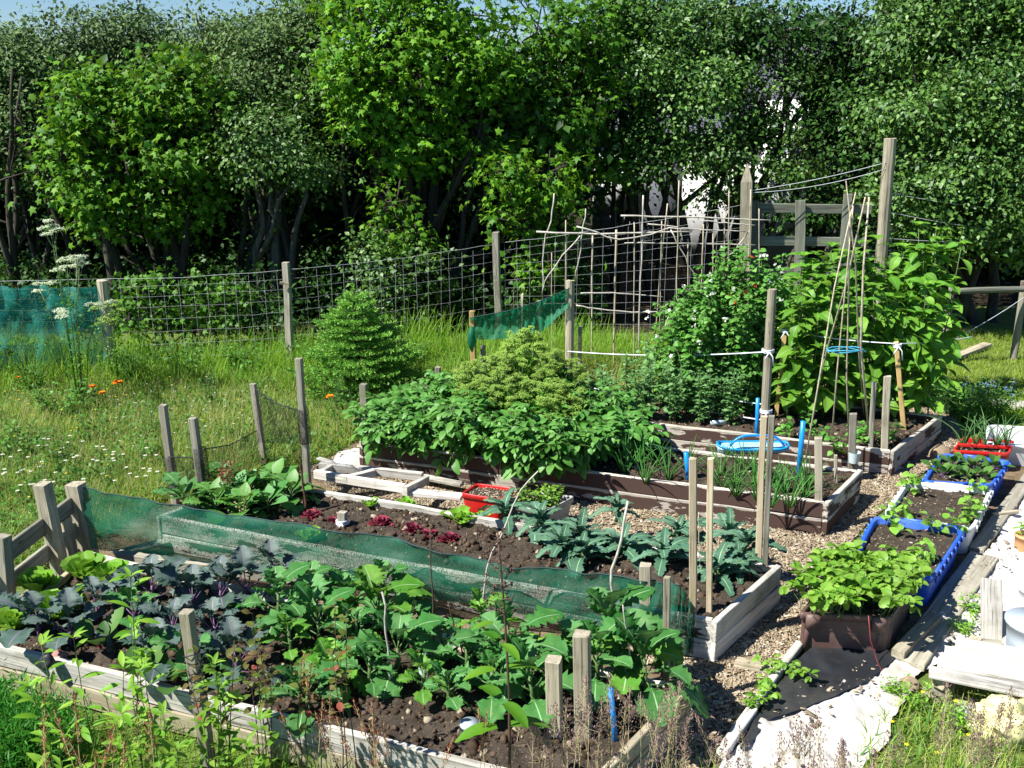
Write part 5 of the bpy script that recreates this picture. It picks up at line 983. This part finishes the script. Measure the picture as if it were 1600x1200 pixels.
# ------------------------------------------------------------ crates
def crate(name, label, rim, h, mat, style, taper=.88, soil=True, zsoil=.05, cat='crate', wall=.018, group='storage crates used as planters'):
    """rim: FL FR BR BL photo pixels at height h"""
    c = [G(a, b, h) for a, b in rim]
    if len(c) == 3: c.append(c[0] + (c[2] - c[1]))
    c = [np.array([p[0], p[1], h]) for p in c]; ctr = sum(c) / 4; root = thing(name, label, cat, ctr * [1, 1, 0], group)
    def ring(k, z, rnd=.12 if style != 'lugs' else .05):
        out = []
        for i in range(4):
            p, a, b = [ctr + (c[j % 4] - ctr) * k for j in (i, i - 1, i + 1)]
            for t_, q in ((rnd, a), (rnd * .35, a), (0, None)):
                if q is None: out.append(p * .90 + (a * .05 + b * .05)) if False else None
                else: out.append(p + (q - p) * t_)
            for t_ in (rnd * .35, rnd): out.append(p + (b - p) * t_)
        out = np.array(out)
        # round the corner: pull the near-corner points in
        for i in range(4):
            m = (out[i * 4] + out[i * 4 + 3]) / 2
            for j in (1, 2): out[i * 4 + j] = out[i * 4 + j] * .82 + m * .18
        out[:, 2] = z; return out
    nm = NM(); lv = [(taper, .012), (taper + (1 - taper) * .55, h * .55), (.985, h - .055), (.985, h - .05), (1.03, h - .048), (1.04, h - .004), (1.02, h), (.965, h), (.945, h - .01), (taper * .95, .03)]
    rings = [ring(k, z) for k, z in lv]; n = len(rings[0]); nm.add(np.vstack(rings), [[a * n + i, a * n + (i + 1) % n, (a + 1) * n + (i + 1) % n, (a + 1) * n + i] for a in range(len(lv) - 1) for i in range(n)])
    body = nm.build('body', M[mat], root)
    for i in range(4):
        a, b = c[i], c[(i + 1) % 4]; ax = (b - a) / np.linalg.norm(b - a); out = np.array([ax[1], -ax[0], 0]); ang = math.atan2(ax[1], ax[0]); Ls = np.linalg.norm(b - a)
        nm = NM()
        if style == 'lugs':
            for t_ in ((.13, .87) if i % 2 == 0 else ()):
                nm = NM(); nm.box(a + (b - a) * t_ + out * .02 + [0, 0, -.05], .085, .03, .10, ang); nm.build('lug', M[mat], root)
            for t_ in (.06, .94): nm = NM(); nm.box(a + (b - a) * (.5 + (t_ - .5) * .93) - out * .012 + [0, 0, -h * .55], .035, .03, h * .8, ang); nm.build('corner_rib', M[mat], root)
        elif style == 'ribs':
            nr = max(3, int(Ls / .10))
            for k in range(nr): nm = NM(); nm.box(a + (b - a) * ((k + .5) / nr) + out * .018 + [0, 0, -.028], .008, .016, .05, ang); nm.build('rim_rib', M[mat], root)
            nm = NM()
            if i % 2 == 0:
                nm.box((a + b) / 2 + out * .022 + [0, 0, -.022], Ls * .34, .020, .05, ang); nm.build('handle', M[mat], root)
                nm = NM(); nm.box((a + b) / 2 + out * .0335 + [0, 0, -.026], Ls * .22, .004, .022, ang); nm.build('grip_slot', M['blackplastic'] if mat != 'white' else M['blue'], root)
    if soil:
        nm = NM(); zs = h - zsoil; r_ = ring(.955 * 1, zs); pl_ = [p for p in r_]
        cc = [ctr + (p - ctr) * .93 for p in c]; U, W = np.meshgrid(np.linspace(0, 1, 24), np.linspace(0, 1, 24), indexing='ij'); U = U.ravel()[:, None]; W = W.ravel()[:, None]; pts = (1 - U) * (1 - W) * cc[0] + U * (1 - W) * cc[1] + U * W * cc[2] + (1 - U) * W * cc[3]
        pts[:, 2] = zs + np.array([.018 * fn(a, b, 12, 3) + .01 * fn(a, b, 33, 6) for a, b in pts[:, :2]]); I, J = np.meshgrid(np.arange(23), np.arange(23), indexing='ij'); I = I.ravel(); J = J.ravel()
        nm.add(pts, np.stack([I * 24 + J, (I + 1) * 24 + J, (I + 1) * 24 + J + 1, I * 24 + J + 1], 1)); nm.build('soil', M['soil'], root, smooth=True)
        nm = NM(); k = 160; uu = rng.uniform(0, 1, (k, 2)); idx = rng.integers(0, len(pts), k); nm.scatter(CHIP, pts[idx] + [0, 0, .004], unit(k) * [1, 1, .3], unit(k) * .4 + [0, 0, 1], rng.uniform(.005, .014, k)); nm.build('bark_mulch', M['chip'], root)['kind'] = 'stuff'
    return root, c, h - zsoil
cr1, k1, z1 = crate('brown_crate', 'dark brown plastic crate overflowing with strawberry plants', [(1252, 957), (1392, 963), (1430, 905)],   .30, 'browncrate', 'lugs', .965, zsoil=.03)
cr2, k2, z2 = crate('blue_crate', 'bright blue crate directly behind the brown one, with bean plants', [(1330, 878), (1456, 903), (1508, 824), (1368, 806)], .27, 'blue', 'ribs', .93)
cr3, k3, z3 = crate('white_crate', 'white crate between the two blue ones, with pale seedlings', [(1382, 806), (1521, 824), (1549, 762), (1418, 752)], .26, 'white', 'ribs', .93)
cr4, k4, z4 = crate('blue_crate', 'blue crate behind the white one, with beetroot leaves', [(1444, 751), (1549, 756), (1577, 719), (1472, 708)], .25, 'blue', 'ribs', .93, zsoil=.04)
cr5, k5, z5 = crate('red_planter', 'bright red trough planter with leeks behind the far blue crate', [(1490, 703), (1576, 708), (1584, 688), (1504, 684)], .22, 'red', 'plain', .85)
cr6, k6, z6 = crate('white_tub', 'white plastic tub furthest back, cut by the right edge', [(1540, 690), (1660, 700), (1680, 672), (1545, 663)], .24, 'white', 'plain', .85, soil=False)
nm = NM(); a, b = [k5[0] * .5 + k5[3] * .5, k5[1] * .5 + k5[2] * .5]; 
beam('divider', a + [0, 0, -.01], b + [0, 0, -.01], .025, .03, M['red'], cr5)
cr7, k7, z7 = crate('red_bucket', 'square red tub of soil at the foot of the potato plants', [(722, 770), (782, 780), (803, 762), (745, 755)], .34, 'red', 'plain', .82, cat='tub', zsoil=.03, group=None)
cr8, k8, z8 = crate('grey_basin', 'grey basin with small leafy plants beside the red tub', [(786, 783), (850, 800), (897, 775), (835, 768)], .26, 'greyplastic', 'plain', .85, cat='basin', zsoil=.03, group=None)
def inq(k, u, v, z): p = (1 - u) * (1 - v) * k[0] + u * (1 - v) * k[1] + u * v * k[2] + (1 - u) * v * k[3]; p = p.copy(); p[2] = z; return p
STR = grid_leaf(lambda t: .40 * sin(pi * min(1, t * .82 + .12)) ** .7, 6, (-1, -.5, 0, .5, 1), .3, .18, .02, .09, 77)
i = 0
for u in (.1, .37, .63, .9):
    for v in (.05, .35, .65, .95):
        pos_ = {.1: 'left', .37: 'centre left', .63: 'centre right', .9: 'right'}[u] + ' column, ' + {.05: 'front', .35: 'second', .65: 'third', .95: 'back'}[v] + ' row'
        stemplant('strawberry_plant', 'strawberry plant in the brown crate, ' + pos_, 'plant', inq(k1, u, v, z1), .23, 8, .16, STR, .115, 3, 'straw', 'greenstem', .75, 'strawberry plants in the brown crate', .1, .003, comp=1, pet=.35); i += 1
for u, v, l in [(.25, .8, 'at its back left'), (.75, .85, 'at its back right'), (.8, .3, 'at its front right'), (.12, .95, 'at its back corner beside the white crate'), (.9, .97, 'on its back rim, touching the white crate')]:
    stemplant('bean_seedling', 'pale bean plant in the near blue crate, ' + l, 'plant', inq(k2, u, v, z2), .16, 3, .10, HEART, .085, 4, 'strawpale', 'greenstem', .4, 'bean plants in the crates', .1, .003)
for u, v, l in [(.12, .2, 'front left'), (.15, .8, 'back left'), (.85, .2, 'front right'), (.92, .45, 'right side'), (.8, .95, 'back right'), (-.02, 1.02, 'outside the back left corner')]:
    stemplant('bean_seedling', 'pale green bean seedling in the white crate, ' + l, 'plant', inq(k3, u, v, z3), .16, 3, .09, HEART, .08, 5, 'strawpale', 'greenstem', .3, 'bean seedlings in the crates', .1, .003)
for u, v, l in [(.2, .3, 'front left'), (.5, .3, 'front centre'), (.8, .3, 'front right'), (.25, .7, 'back left'), (.55, .7, 'back centre'), (.85, .75, 'back right'), (.05, .5, 'far left')]:
    rosette('beet_plant', 'beetroot plant in the far blue crate, ' + l, 'vegetable plant', inq(k4, u, v, z4), 9, .12, [OVAL], 'beet', (.5, 1.3), 'beetroot in the far blue crate', 0, .5, 'purplestem', .004)
for u in (.1, .3, .5, .7, .9):
    b = inq(k5, u, .6, z5); root = thing('leek_plant', 'leek with blue green leaves in the red planter, ' + {.1: 'leftmost', .3: 'second from the left', .5: 'middle', .7: 'second from the right', .9: 'rightmost'}[u], 'vegetable plant', b, 'leeks in the red planter'); nm = NM()
    for j in range(9):
        a = rng.uniform(0, 6.28); l_ = rng.uniform(.03, .16); H = rng.uniform(.22, .42); t = np.linspace(0, 1, 6)[:, None]; nm.tube(b + np.array([cos(a), sin(a), 0]) * (l_ * t + .1 * t ** 3 * (j % 3)) + np.array([0, 0, H]) * (t - .15 * t ** 3), [.006, .006, .005, .004, .003, .001], 5)
    nm.build('foliage', M['bean'], root, smooth=True)
for u, v, l in [(.25, .4, 'left'), (.5, .6, 'middle'), (.78, .5, 'right'), (.7, .85, 'back')]:
    stemplant('salad_plant', 'small leafy salad plant in the grey basin, ' + l, 'plant', inq(k8, u, v, z8), .13, 8, .10, OVAL, .05, 7, 'straw', 'greenstem', .2, 'salad plants in the grey basin', .3, .003)
# loose strawberries
for x, y, l in [(1182, 1110, 'strawberry runner plant by the edging pole, lower one'), (1212, 1062, 'strawberry runner plant beside the half buried plank'), (1250, 1062, 'little strawberry plantlet on the black membrane'), (1200, 1082, 'strawberry runner between the edging poles')]:
    stemplant('strawberry_plant', l, 'plant', G(x, y, .03), .11, 4, .08, STR, .065, 3, 'straw', 'greenstem', .8, 'stray strawberry plants on the path', .1, .003, comp=1)
b = G(1358, 990, .2)
nm = NM(); q0 = P(1357, 962, G(1385, 1031)[1] - .06); q1 = P(1360, 1000, q0[1] - .02); q2 = P(1370, 1032, q0[1] - .05); nm.tube([q0, q1, q2, G(1378, 1048, .04)], .003, 5); tag(nm.build('strawberry_runner', M['redstem'] if 'redstem' in M else M['rust'], smooth=True), 'thin red strawberry runner hanging down the brown crate', 'runner')
# ------------------------------------------------------------ stones
def stone(px, py, wpx, hpx, label, mat='stone', z=0):
    b = G(px, py, z); s_ = mpp(b); me = bpy.data.meshes.new('stone'); import bmesh
    bm = bmesh.new(); bmesh.ops.create_icosphere(bm, subdivisions=3, radius=1)
    for v in bm.verts:
        d = 1 + .28 * MN.noise(v.co * 1.3 + Vector((px, py, 0)))+ .08 * MN.noise(v.co * 4); v.co = Vector((v.co.x * wpx * s_ / 2 * d, v.co.y * wpx * s_ * .4 * d, max(-.25, v.co.z) * hpx * s_ * .7 * d))
    for f in bm.faces: f.smooth = True
    bm.to_mesh(me); bm.free(); o = link('stone', me, M[mat], None, tuple(b + [0, 0, hpx * s_ * .15])); return tag(o, label, 'stone', 'stones')
stone(1467, 716, 34, 26, 'rounded brown stone between the furthest bed and the red planter'); stone(1366, 1095, 38, 16, 'flat sandy stone lying on the white fabric'); stone(1420, 1075, 36, 22, 'sandy stone beside the pallet corner'); stone(75, 1040, 26, 24, 'dark round lump on the front board of the near bed', 'blackplastic', .29); stone(92, 1028, 30, 14, 'reddish stone at the front edge of the near bed', 'pinkstone' if 'pinkstone' in M else 'stone', .27); stone(1515, 1125, 60, 26, 'grey stone in the grass in front of the pallet', 'greyplastic')
# ------------------------------------------------------------ pallet and things at the lower right
pz = .19; pA, pB, pC = G(1445, 1052, pz), G(1640, 1092, pz), G(1481, 1015, pz); pd = (pB - pA); ax = pd / np.linalg.norm(pd); ay = pC - pA; ayl = np.linalg.norm(ay); ay = ay / ayl
pa = thing('wooden_pallet', 'weathered pale pallet lying in the grass at the lower right', 'pallet', pA * [1, 1, 0])
for k in range(4):
    o0 = pA + ay * (ayl * .42 * k + .03) + ax * rng.uniform(-.01, .02); beam('top_slat', o0, o0 + ax * 1.1, .118 if k else .125, .02, M['palletwood'] if 'palletwood' in M else M['board'], pa)
for t_ in (.02, .5, 1.0): o0 = pA + ax * (.06 + t_ * .9) + np.array([0, 0, -.045]); beam('bearer', o0 + ay * .0, o0 + ay * .62, .07, .065, M['boardtan'], pa)
for t_ in (.0, .5, 1.0): o0 = pA + ax * (.09 + t_ * .9) + ay * .02 + np.array([0, 0, -.115]); beam('foot_block', o0, o0 + ay * .10, .10, .07, M['postgrey'], pa)
o0 = pA + ay * .06 + np.array([0, 0, -.165]); beam('bottom_slat', o0 - ax * .02, o0 + ax * 1.1, .09, .02, M['boardtan'], pa)
bA = G(1548, 1000, .03); o = beam('weathered_board', bA, P(1548, 905, bA[1] + .22), .035, .13, M['board'], up=(1, 0, 0)); tag(o, 'cracked grey board leaning upright left of the pale grey container', 'board')
board2('plank', 'short dark plank at the foot of the cracked upright board', (1520, 1003), (1565, 1006), .05, .03, 'postgrey', .06); board2('plank', 'short pale plank just behind the pallet slats', (1512, 1014), (1575, 1017), .05, .03, 'boardtan', .10)
def pot(name, label, px, py, rpx, h, mat, cat, k=1.2, zb=0.02, rootz=None, soil=True):
    b = G(px, py, zb); r = rpx * mpp(b); root = thing(name, label, cat, b); nm = NM(); nm.tube([b, b + [0, 0, h * .5], b + [0, 0, h * .92], b + [0, 0, h * .921], b + [0, 0, h], b + [0, 0, h - .001], b + [0, 0, h * .85]], [r * .85, r * (.85 + (k - 1) * .3), r * (.85 + (k - 1) * .6), r * (.93 + (k - 1) * .6), r * (.93 + (k - 1) * .6), r * (.83 + (k - 1) * .6), r * (.78 + (k - 1) * .6)], 24, cap=False); nm.build('body', M[mat], root, smooth=False)
    if soil: nm = NM(); a = np.arange(20) * 2 * pi / 20; z_ = h * .9; V = [b + np.array([cos(q) * r * .9, sin(q) * r * .9, z_]) for q in a] + [b + np.array([0, 0, z_ + .01])]; nm.add(V, [[i_, (i_ + 1) % 20, 20] for i_ in range(20)]); nm.build('soil', M['soil'], root)
    return b + np.array([0, 0, h * .9])
pot('grey_container', 'pale blue grey plastic container standing on the pallet corner', 1610, 1020, 42, .22, 'paleblue', 'container', zb=.12)
pot('white_bucket', 'white bucket behind the pale grey container', 1622, 955, 34, .18, 'white', 'bucket', zb=.02)
q = pot('plant_pot', 'orange brown plant pot with fresh leaves at the right edge', 1600, 862, 17, .14, 'orange', 'pot', zb=.02); stemplant('potted_plant', 'fresh lime leaves growing in the orange pot', 'plant', q, .12, 7, .08, OVAL, .05, 6, 'lettuce', 'greenstem', .2, None, .3, .003)
pot('grey_tube', 'grey plastic tube collar round a stem near the front board', 735, 1185, 17, .22, 'paleblue', 'plant collar', 1.0, .1, soil=False); pot('clear_collar', 'short pale plastic collar deep among the turnip leaves', 665, 1055, 13, .12, 'clear', 'plant collar', 1.0, .22, soil=False)
b = G(1580, 1150, 0); nm = NM(); me = None
V = []; n1, n2 = 36, 36
for i_ in range(n1 + 1):
    for j_ in range(n2):
        th = i_ / n1 * pi; ph = j_ / n2 * 2 * pi; d = Vector((sin(th) * cos(ph), sin(th) * sin(ph), cos(th))); f = 1 + .55 * MN.noise(d * 2.3) + .30 * abs(MN.noise(d * 5)) ; V.append(b + np.array([d.x * .19 * f, d.y * .12 * f, .08 + d.z * .13 * f]))
nm.add(V, [[i_ * n2 + j_, (i_ + 1) * n2 + j_, (i_ + 1) * n2 + (j_ + 1) % n2, i_ * n2 + (j_ + 1) % n2] for i_ in range(n1) for j_ in range(n2)]); tag(nm.build('plastic_sack', M['yellowbag'], smooth=True), 'crumpled pale yellow plastic sack below the pallet', 'sack')
beam_ = board2('plank', 'pale flat slab edge beyond the white tub', (1545, 628), (1640, 640), .2, .06, 'board', .04)
# weeds on the white fabric
for x, y, s_, l in [(1525, 965, .16, 'fine green weed tuft between white fabric and upright board'), (1505, 990, .10, 'low weed tuft on the fabric near the pallet'), (1395, 1085, .10, 'low weed tuft by the flat stone'), (1430, 1110, .14, 'weed clump at the front pallet corner'), (1575, 1095, .14, 'weed clump poking through the pallet'), (1500, 1140, .14, 'creeping weed clump in front of the pallet')]:
    stemplant('weed_tuft', l, 'weed', G(x, y, .02), s_, 14, s_ * .8, DIA, .035, 9, 'lettuce', 'greenstem', .1, 'weeds along the fabric path', .3, .0015)
# ------------------------------------------------------------ spruce, cow parsley
b = G(562, 615); sp = thing('spruce_sapling', 'young bright green spruce sapling in the meadow', 'tree', b); tk, cr = NM(), NM(); H = P(558, 448, b[1])[2]
tk.tube([b, b + [0, 0, H * .5], b + [-.02, 0, H]], [.035, .02, .005], 7)
for k in range(13):
    z = H * (.04 + .86 * (k / 12) ** .95); Lr = .86 * (1 - z / H) ** .95 + .06; nb = 8 if z < H * .7 else 5
    for q in range(nb):
        a = q * 6.28 / nb + k * .6 + rng.normal() * .15; l_ = Lr * rng.uniform(.55, 1.2); tt = np.linspace(0, 1, 6)[:, None]; pts = b + [0, 0, z] + np.array([cos(a), sin(a), 0]) * l_ * tt + np.array([0, 0, 1]) * (.25 * l_ * tt - .45 * l_ * tt ** 2 + .38 * l_ * tt ** 3.); tk.tube(pts, np.linspace(.007, .002, 6), 4)
        def needles(pts, n_):
            t = rng.uniform(.12, 1, n_); W = np.stack([np.interp(t, np.linspace(0, 1, len(pts)), pts[:, c]) for c in range(3)], 1); d = pts[-1] - pts[0]; d /= np.linalg.norm(d); cr.scatter(SLIM, W, d * .9 + unit(n_) * .9, unit(n_), np.stack([np.full(n_, .045), np.full(n_, .042), np.full(n_, .03)], 1))
        needles(pts, int(210 * l_ + 20))
        for sd in (-1, 1):
            for t_ in (.35, .55, .75):
                if l_ < .15: continue
                p0 = b + [0, 0, z] + np.array([cos(a), sin(a), 0]) * l_ * t_ + np.array([0, 0, 1]) * (.25 * l_ * t_ - .45 * l_ * t_ ** 2 + .38 * l_ * t_ ** 3); a2 = a + sd * .75; l2 = l_ * (1 - t_) * .75; p1 = p0 + np.array([cos(a2), sin(a2), .12]) * l2; pts2 = np.stack([p0, p0 * .5 + p1 * .5, p1]); tk.sticks([p0], [p1], .002); needles(pts2, int(190 * l2 + 12))
for z0 in np.linspace(.8, 1, 7): cr.scatter(SLIM, b + [-.02, 0, H * z0] + rng.normal(size=(16, 3)) * [.004, .004, .02], unit(16) * .5 + [0, 0, .8], unit(16), .045)
tk.build('trunk', M['bark'], sp); cr.build('crown', M['spruce'], sp)
umbel('cow_parsley', 'tall white flowering cow parsley in front of the teal netting', G(125, 640), 2.05, 9, .34, .06, 'whiteumb', 'syc2', None, 20, 'greenstem', .014)
umbel('cow_parsley', 'shorter cow parsley beside the round fence post', G(185, 615), 1.25, 4, .22, .08, 'umbel', 'syc', None, 16, 'greenstem', .012)
umbel('cow_parsley', 'low cow parsley at the little stake by the teal netting', G(55, 625), .8, 5, .3, .07, 'herb', 'herb', None, 14, 'greenstem', .012)
for x, y, h, l in [(285, 600, .55, 'leafy nettle clump below the green bush'), (380, 590, .4, 'leafy weed clump left of the square fence post'), (480, 580, .42, 'leafy weed clump right of the square fence post'), (640, 575, .4, 'grassy weed clump right of the spruce'), (210, 610, .5, 'bright leafy clump at the round fence post'), (30, 720, .35, 'low leafy meadow plant at the left edge'), (100, 660, .4, 'meadow plant clump below the cow parsley')]:
    stemplant('meadow_plant', l, 'plant', G(x, y), h, 22, .32, OVAL, .07, 12, 'herb', 'greenstem', .15, 'leafy clumps in the meadow', .2, .004)
for x, y in [(60, 780), (150, 700), (240, 690), (330, 650), (30, 850), (230, 730), (400, 640), (350, 700), (440, 660), (520, 650), (180, 770), (90, 740), (600, 610), (700, 590), (560, 660), (5, 670), (420, 740), (300, 740)]:
    stemplant('meadow_plant', 'loose leafy weed growing up through the meadow grass', 'plant', G(x, y), rng.uniform(.25, .5), 9, .16, OVAL if x % 20 else LANCE, .055, 9, 'herb', 'greenstem', .2, 'weeds scattered in the meadow grass', .4, .003)
# flowers
def flower(name, label, px, py, hz, rpx, mat, group, ctr=None):
    b = G(px, py + hz); c_ = P(px, py, b[1]); root = thing(name, label, 'flower', b, group); nm = NM(); nm.tube([b, (b + c_) / 2 + rng.normal(size=3) * .02, c_], .003, 4); nm.build('stem', M['greenstem'], root)
    nm = NM(); n_ = 26; a = rng.uniform(0, 6.28, n_); D = np.stack([np.cos(a), np.sin(a), rng.uniform(.1, .9, n_)], 1); nm.scatter(OVAL, np.repeat(c_[None], n_, 0), D, np.array([0, 0, 1]) + 0 * D, rpx * mpp(c_)); nm.build('petals', M[mat], root)
for x, y, r, l in [(184, 598, 8, 'largest orange marigold in the meadow'), (145, 604, 6, 'orange marigold left of the largest one'), (160, 614, 6, 'orange marigold just below the pair'), (515, 620, 7, 'single orange marigold near the spruce'), (28, 590, 4, 'small orange bloom at the far left')]: flower('marigold', l, x, y, 40, r, 'orangefl', 'orange marigolds')
def daisies(name, label, reg, n_, mat, h, r, grp=None, kind='stuff'):
    pp = sample(gpoly(reg), 400)[:]; pp = pp[rng.permutation(len(pp))[:n_]]; st, fl, ct = NM(), NM(), NM(); k = len(pp); B_ = np.column_stack([pp, np.zeros(k)]); T_ = B_ + np.stack([rng.normal(size=k) * .03, rng.normal(size=k) * .03, h * rng.uniform(.7, 1.2, k)], 1)
    nm = NM(); nm.sticks(B_, T_, .0015, 0); q = 9
    for j in range(q): a = j / q * 6.28 + rng.uniform(0, .3, k); nm.scatter(SLIM, T_, np.stack([np.cos(a), np.sin(a), .1 + 0 * a], 1), np.array([0, 0, 1.]), np.stack([np.full(k, r * 2.2), np.full(k, r), np.full(k, r)], 1), 1)
    nm.scatter(CLOD, T_ + [0, 0, r * .1], [1, 0, 0], [0, 0, 1], r * .22, 2); o = nm.build(name, [M['greenstem'], M[mat], M['yellowfl']]); tag(o, kind=kind); return o
daisies('daisy_flowers', '', [(20, 735), (110, 720), (200, 740), (270, 760), (260, 790), (130, 790), (0, 830), (0, 760)], 60, 'whitefl', .26, .020)
daisies('daisy_flowers', '', [(170, 640), (300, 620), (420, 680), (300, 760), (150, 740)], 60, 'whitefl', .28, .012)
daisies('buttercup_flowers', '', [(0, 640), (300, 620), (450, 680), (300, 760), (0, 860)], 40, 'yellowfl', .3, .013)
daisies('buttercup_flowers', '', [(1390, 1120), (1450, 1085), (1480, 1130), (1600, 1150), (1560, 1220), (1360, 1220)], 9, 'yellowfl', .14, .014)
daisies('buttercup_flowers', '', [(1080, 1080), (1160, 1070), (1140, 1110), (1090, 1120)], 3, 'yellowfl', .12, .012)
# ------------------------------------------------------------ foreground weeds, rooted below the frame
FG = 'tall weeds in front of the near bed'
for i, (x, Y, top, l) in enumerate([(60, 4.15, 1010, 'furthest left'), (120, 4.1, 985, 'second'), (165, 4.25, 905, 'third, one of the tallest'), (215, 4.2, 960, 'fourth'), (180, 3.9, 1075, 'low one in front'), (300, 4.1, 1055, 'fifth, at the wire bound post'), (335, 4.2, 1030, 'sixth, right of the wire bound post'), (260, 3.95, 1110, 'low one left of the wire bound post'), (395, 4.0, 1120, 'low one right of the post')]):
    t_ = P(x, top, Y); b = np.array([t_[0] + .03, Y, 0]); stemplant('willowherb', 'light green willow leaved weed in the foreground, ' + l, 'weed', b, t_[2], 2, .09, LANCE, .14, 17, 'weed', 'greenstem', .25, FG, .45, .004, pet=.1, tipn=5)
for i, (x, Y, top, l) in enumerate([(395, 4.25, 960, 'tallest reddish leaved sapling over the near bed'), (430, 4.2, 990, 'reddish leaved sapling beside the tallest one'), (545, 4.3, 930, 'reddish leaved sapling over the middle of the broad leaves'), (330, 4.1, 1000, 'reddish leaved sapling left of the others')]):
    t_ = P(x, top, Y); b = np.array([t_[0], Y, 0]); stemplant('rose_sapling', l, 'weed', b, t_[2], 3, .16, OVAL, .065, 15, 'redleaf', 'brownstem', .62, 'reddish leaved saplings in the foreground', .2, .004, pet=.3)
# figwort
t_ = P(776, 832, 4.0); b = np.array([P(793, 1200, 4.0)[0], 4.0, 0]); fw = thing('figwort', 'tall dark stemmed figwort crossing the view in the centre foreground', 'weed', b); st, lf, fl = NM(), NM(), NM(); H = t_[2]
t = np.linspace(0, 1, 12)[:, None]; pts = b + (t_ - b) * t + np.array([.03, 0, 0]) * np.sin(t * 3); st.tube(pts, np.linspace(.009, .004, 12), 6)
for k, f in enumerate((.42, .50, .60, .68, .74)):
    p = b + (t_ - b) * f
    for sd in (0, pi): a = k * pi / 2 + sd + .4; D = np.array([cos(a), sin(a) * .6, .12]); lf.scatter(grid_leaf(lambda t: .2 * sin(pi * min(1, t * .9 + .08)) ** .7, 7, (-1, -.5, 0, .5, 1), .35, .15, .004, .04, k), [p + D * .03], D, [0, 0, 1], [.20 - .025 * k])
for k in range(26):
    f = .76 + .24 * k / 26; p = b + (t_ - b) * f; a = k * 2.4; e = p + np.array([cos(a), sin(a) * .8, .45]) * .06; st.sticks([p], [e], .0018); W = e + rng.normal(size=(6, 3)) * .006; fl.scatter(CLOD, W, unit(6), unit(6), .005)
st.build('stem', M['brownstem'], fw, smooth=True); lf.build('foliage', M['syc2'], fw, smooth=True); fl.build('flower_head', M['brownstem'], fw)
def seedhead(name, label, x, Y, top, mat, n_=3, w_=.05, ln=.30, size=.012, group=None, sm='straws', spread=.1):
    st = NM(); t0 = P(x, top, Y); b = np.array([t0[0], Y, 0]); root = thing(name, label, 'grass' if 'grass' in name else 'weed', b, group)
    for k in range(n_):
        sd = NM(); e = t0 + np.array([rng.normal() * spread, rng.normal() * spread, -abs(rng.normal()) * .12 * (k > 0)]); m = b * .5 + e * .5 + np.array([rng.normal() * .02, 0, 0]); st.tube([b + rng.normal(size=3) * [.04, .04, 0], m, e], [.0022, .0018, .001], 4)
        k_ = 90; f = rng.uniform(0, 1, k_); ax_ = (e - m) / np.linalg.norm(e - m); W = e - ax_ * (f * ln)[:, None] + rng.normal(size=(k_, 3)) * (w_ * (.15 + .85 * f) * .45)[:, None]; sd.scatter(SLIM, W, ax_ * .9 + unit(k_) * .5, unit(k_), np.stack([np.full(k_, size * 1.8), np.full(k_, size * 1.5), np.full(k_, size)], 1)); st.sticks(e - ax_ * (f[:30] * ln)[:, None] - ax_ * .02, W[:30], .0006); sd.build('seed_head', M[mat], root)
    st.build('stem', M[sm], root)
i = 0
for x, Y, top in [(60, 3.9, 1120), (110, 3.9, 1090), (140, 4.0, 1110), (190, 3.9, 1130), (215, 3.85, 1105), (95, 3.8, 1150), (455, 4.1, 1080), (500, 4.1, 1060), (545, 4.2, 1100), (600, 4.1, 1090), (620, 4.2, 1120), (575, 4.0, 1130), (760, 4.0, 1110), (660, 4.1, 1150)]:
    seedhead('dock_seedhead', 'rusty red dock seed stalk in the foreground', x, Y, top, 'dockseed', 2, .035, .24, .011, 'rusty dock seed stalks'); i += 1
for x, Y, top in [(870, 4.0, 1090), (900, 3.95, 1070), (925, 4.0, 1110), (955, 4.1, 1060), (985, 4.0, 1085), (1010, 4.1, 1070), (1040, 4.05, 1060), (1065, 4.1, 1095), (840, 4.0, 1120), (1020, 3.9, 1140), (1090, 4.0, 1130), (1180, 4.0, 1130), (1240, 4.0, 1140), (1270, 4.1, 1120), (1320, 4.0, 1130), (1345, 3.9, 1165), (1480, 4.1, 1120), (1510, 4.0, 1100), (1545, 4.1, 1090), (1570, 4.0, 1110), (1595, 4.0, 1080), (1410, 4.0, 1150), (1140, 3.9, 1160), (1290, 3.9, 1160), (780, 4.0, 1140), (950, 3.9, 1150)]:
    seedhead('grass_seedhead', 'purple brown flowering grass head in the foreground', x, Y, top, 'purplegrass', 4, .06, .16, .010, 'purple grass heads', spread=.09)
for x, y, l in [(15, 1215, 'feathery bright green clump at the lower left corner'), (70, 1190, 'feathery bright green clump below the front board'), (-10, 1150, 'feathery bright green clump at the left edge')]:
    b = G(x, y) ; root = thing('feathery_plant', l, 'plant', b, 'feathery plants at the lower left'); nm = NM(); n_ = 2600; W = b + rng.normal(size=(n_, 3)) * [.12, .10, .0] + np.array([0, 0, 1]) * rng.uniform(0, .30, n_)[:, None]; nm.scatter(SLIM, W, unit(n_) + [0, 0, .8], unit(n_), np.stack([np.full(n_, .035), np.full(n_, .06), np.full(n_, .05)], 1)); nm.build('foliage', M['feather'], root)
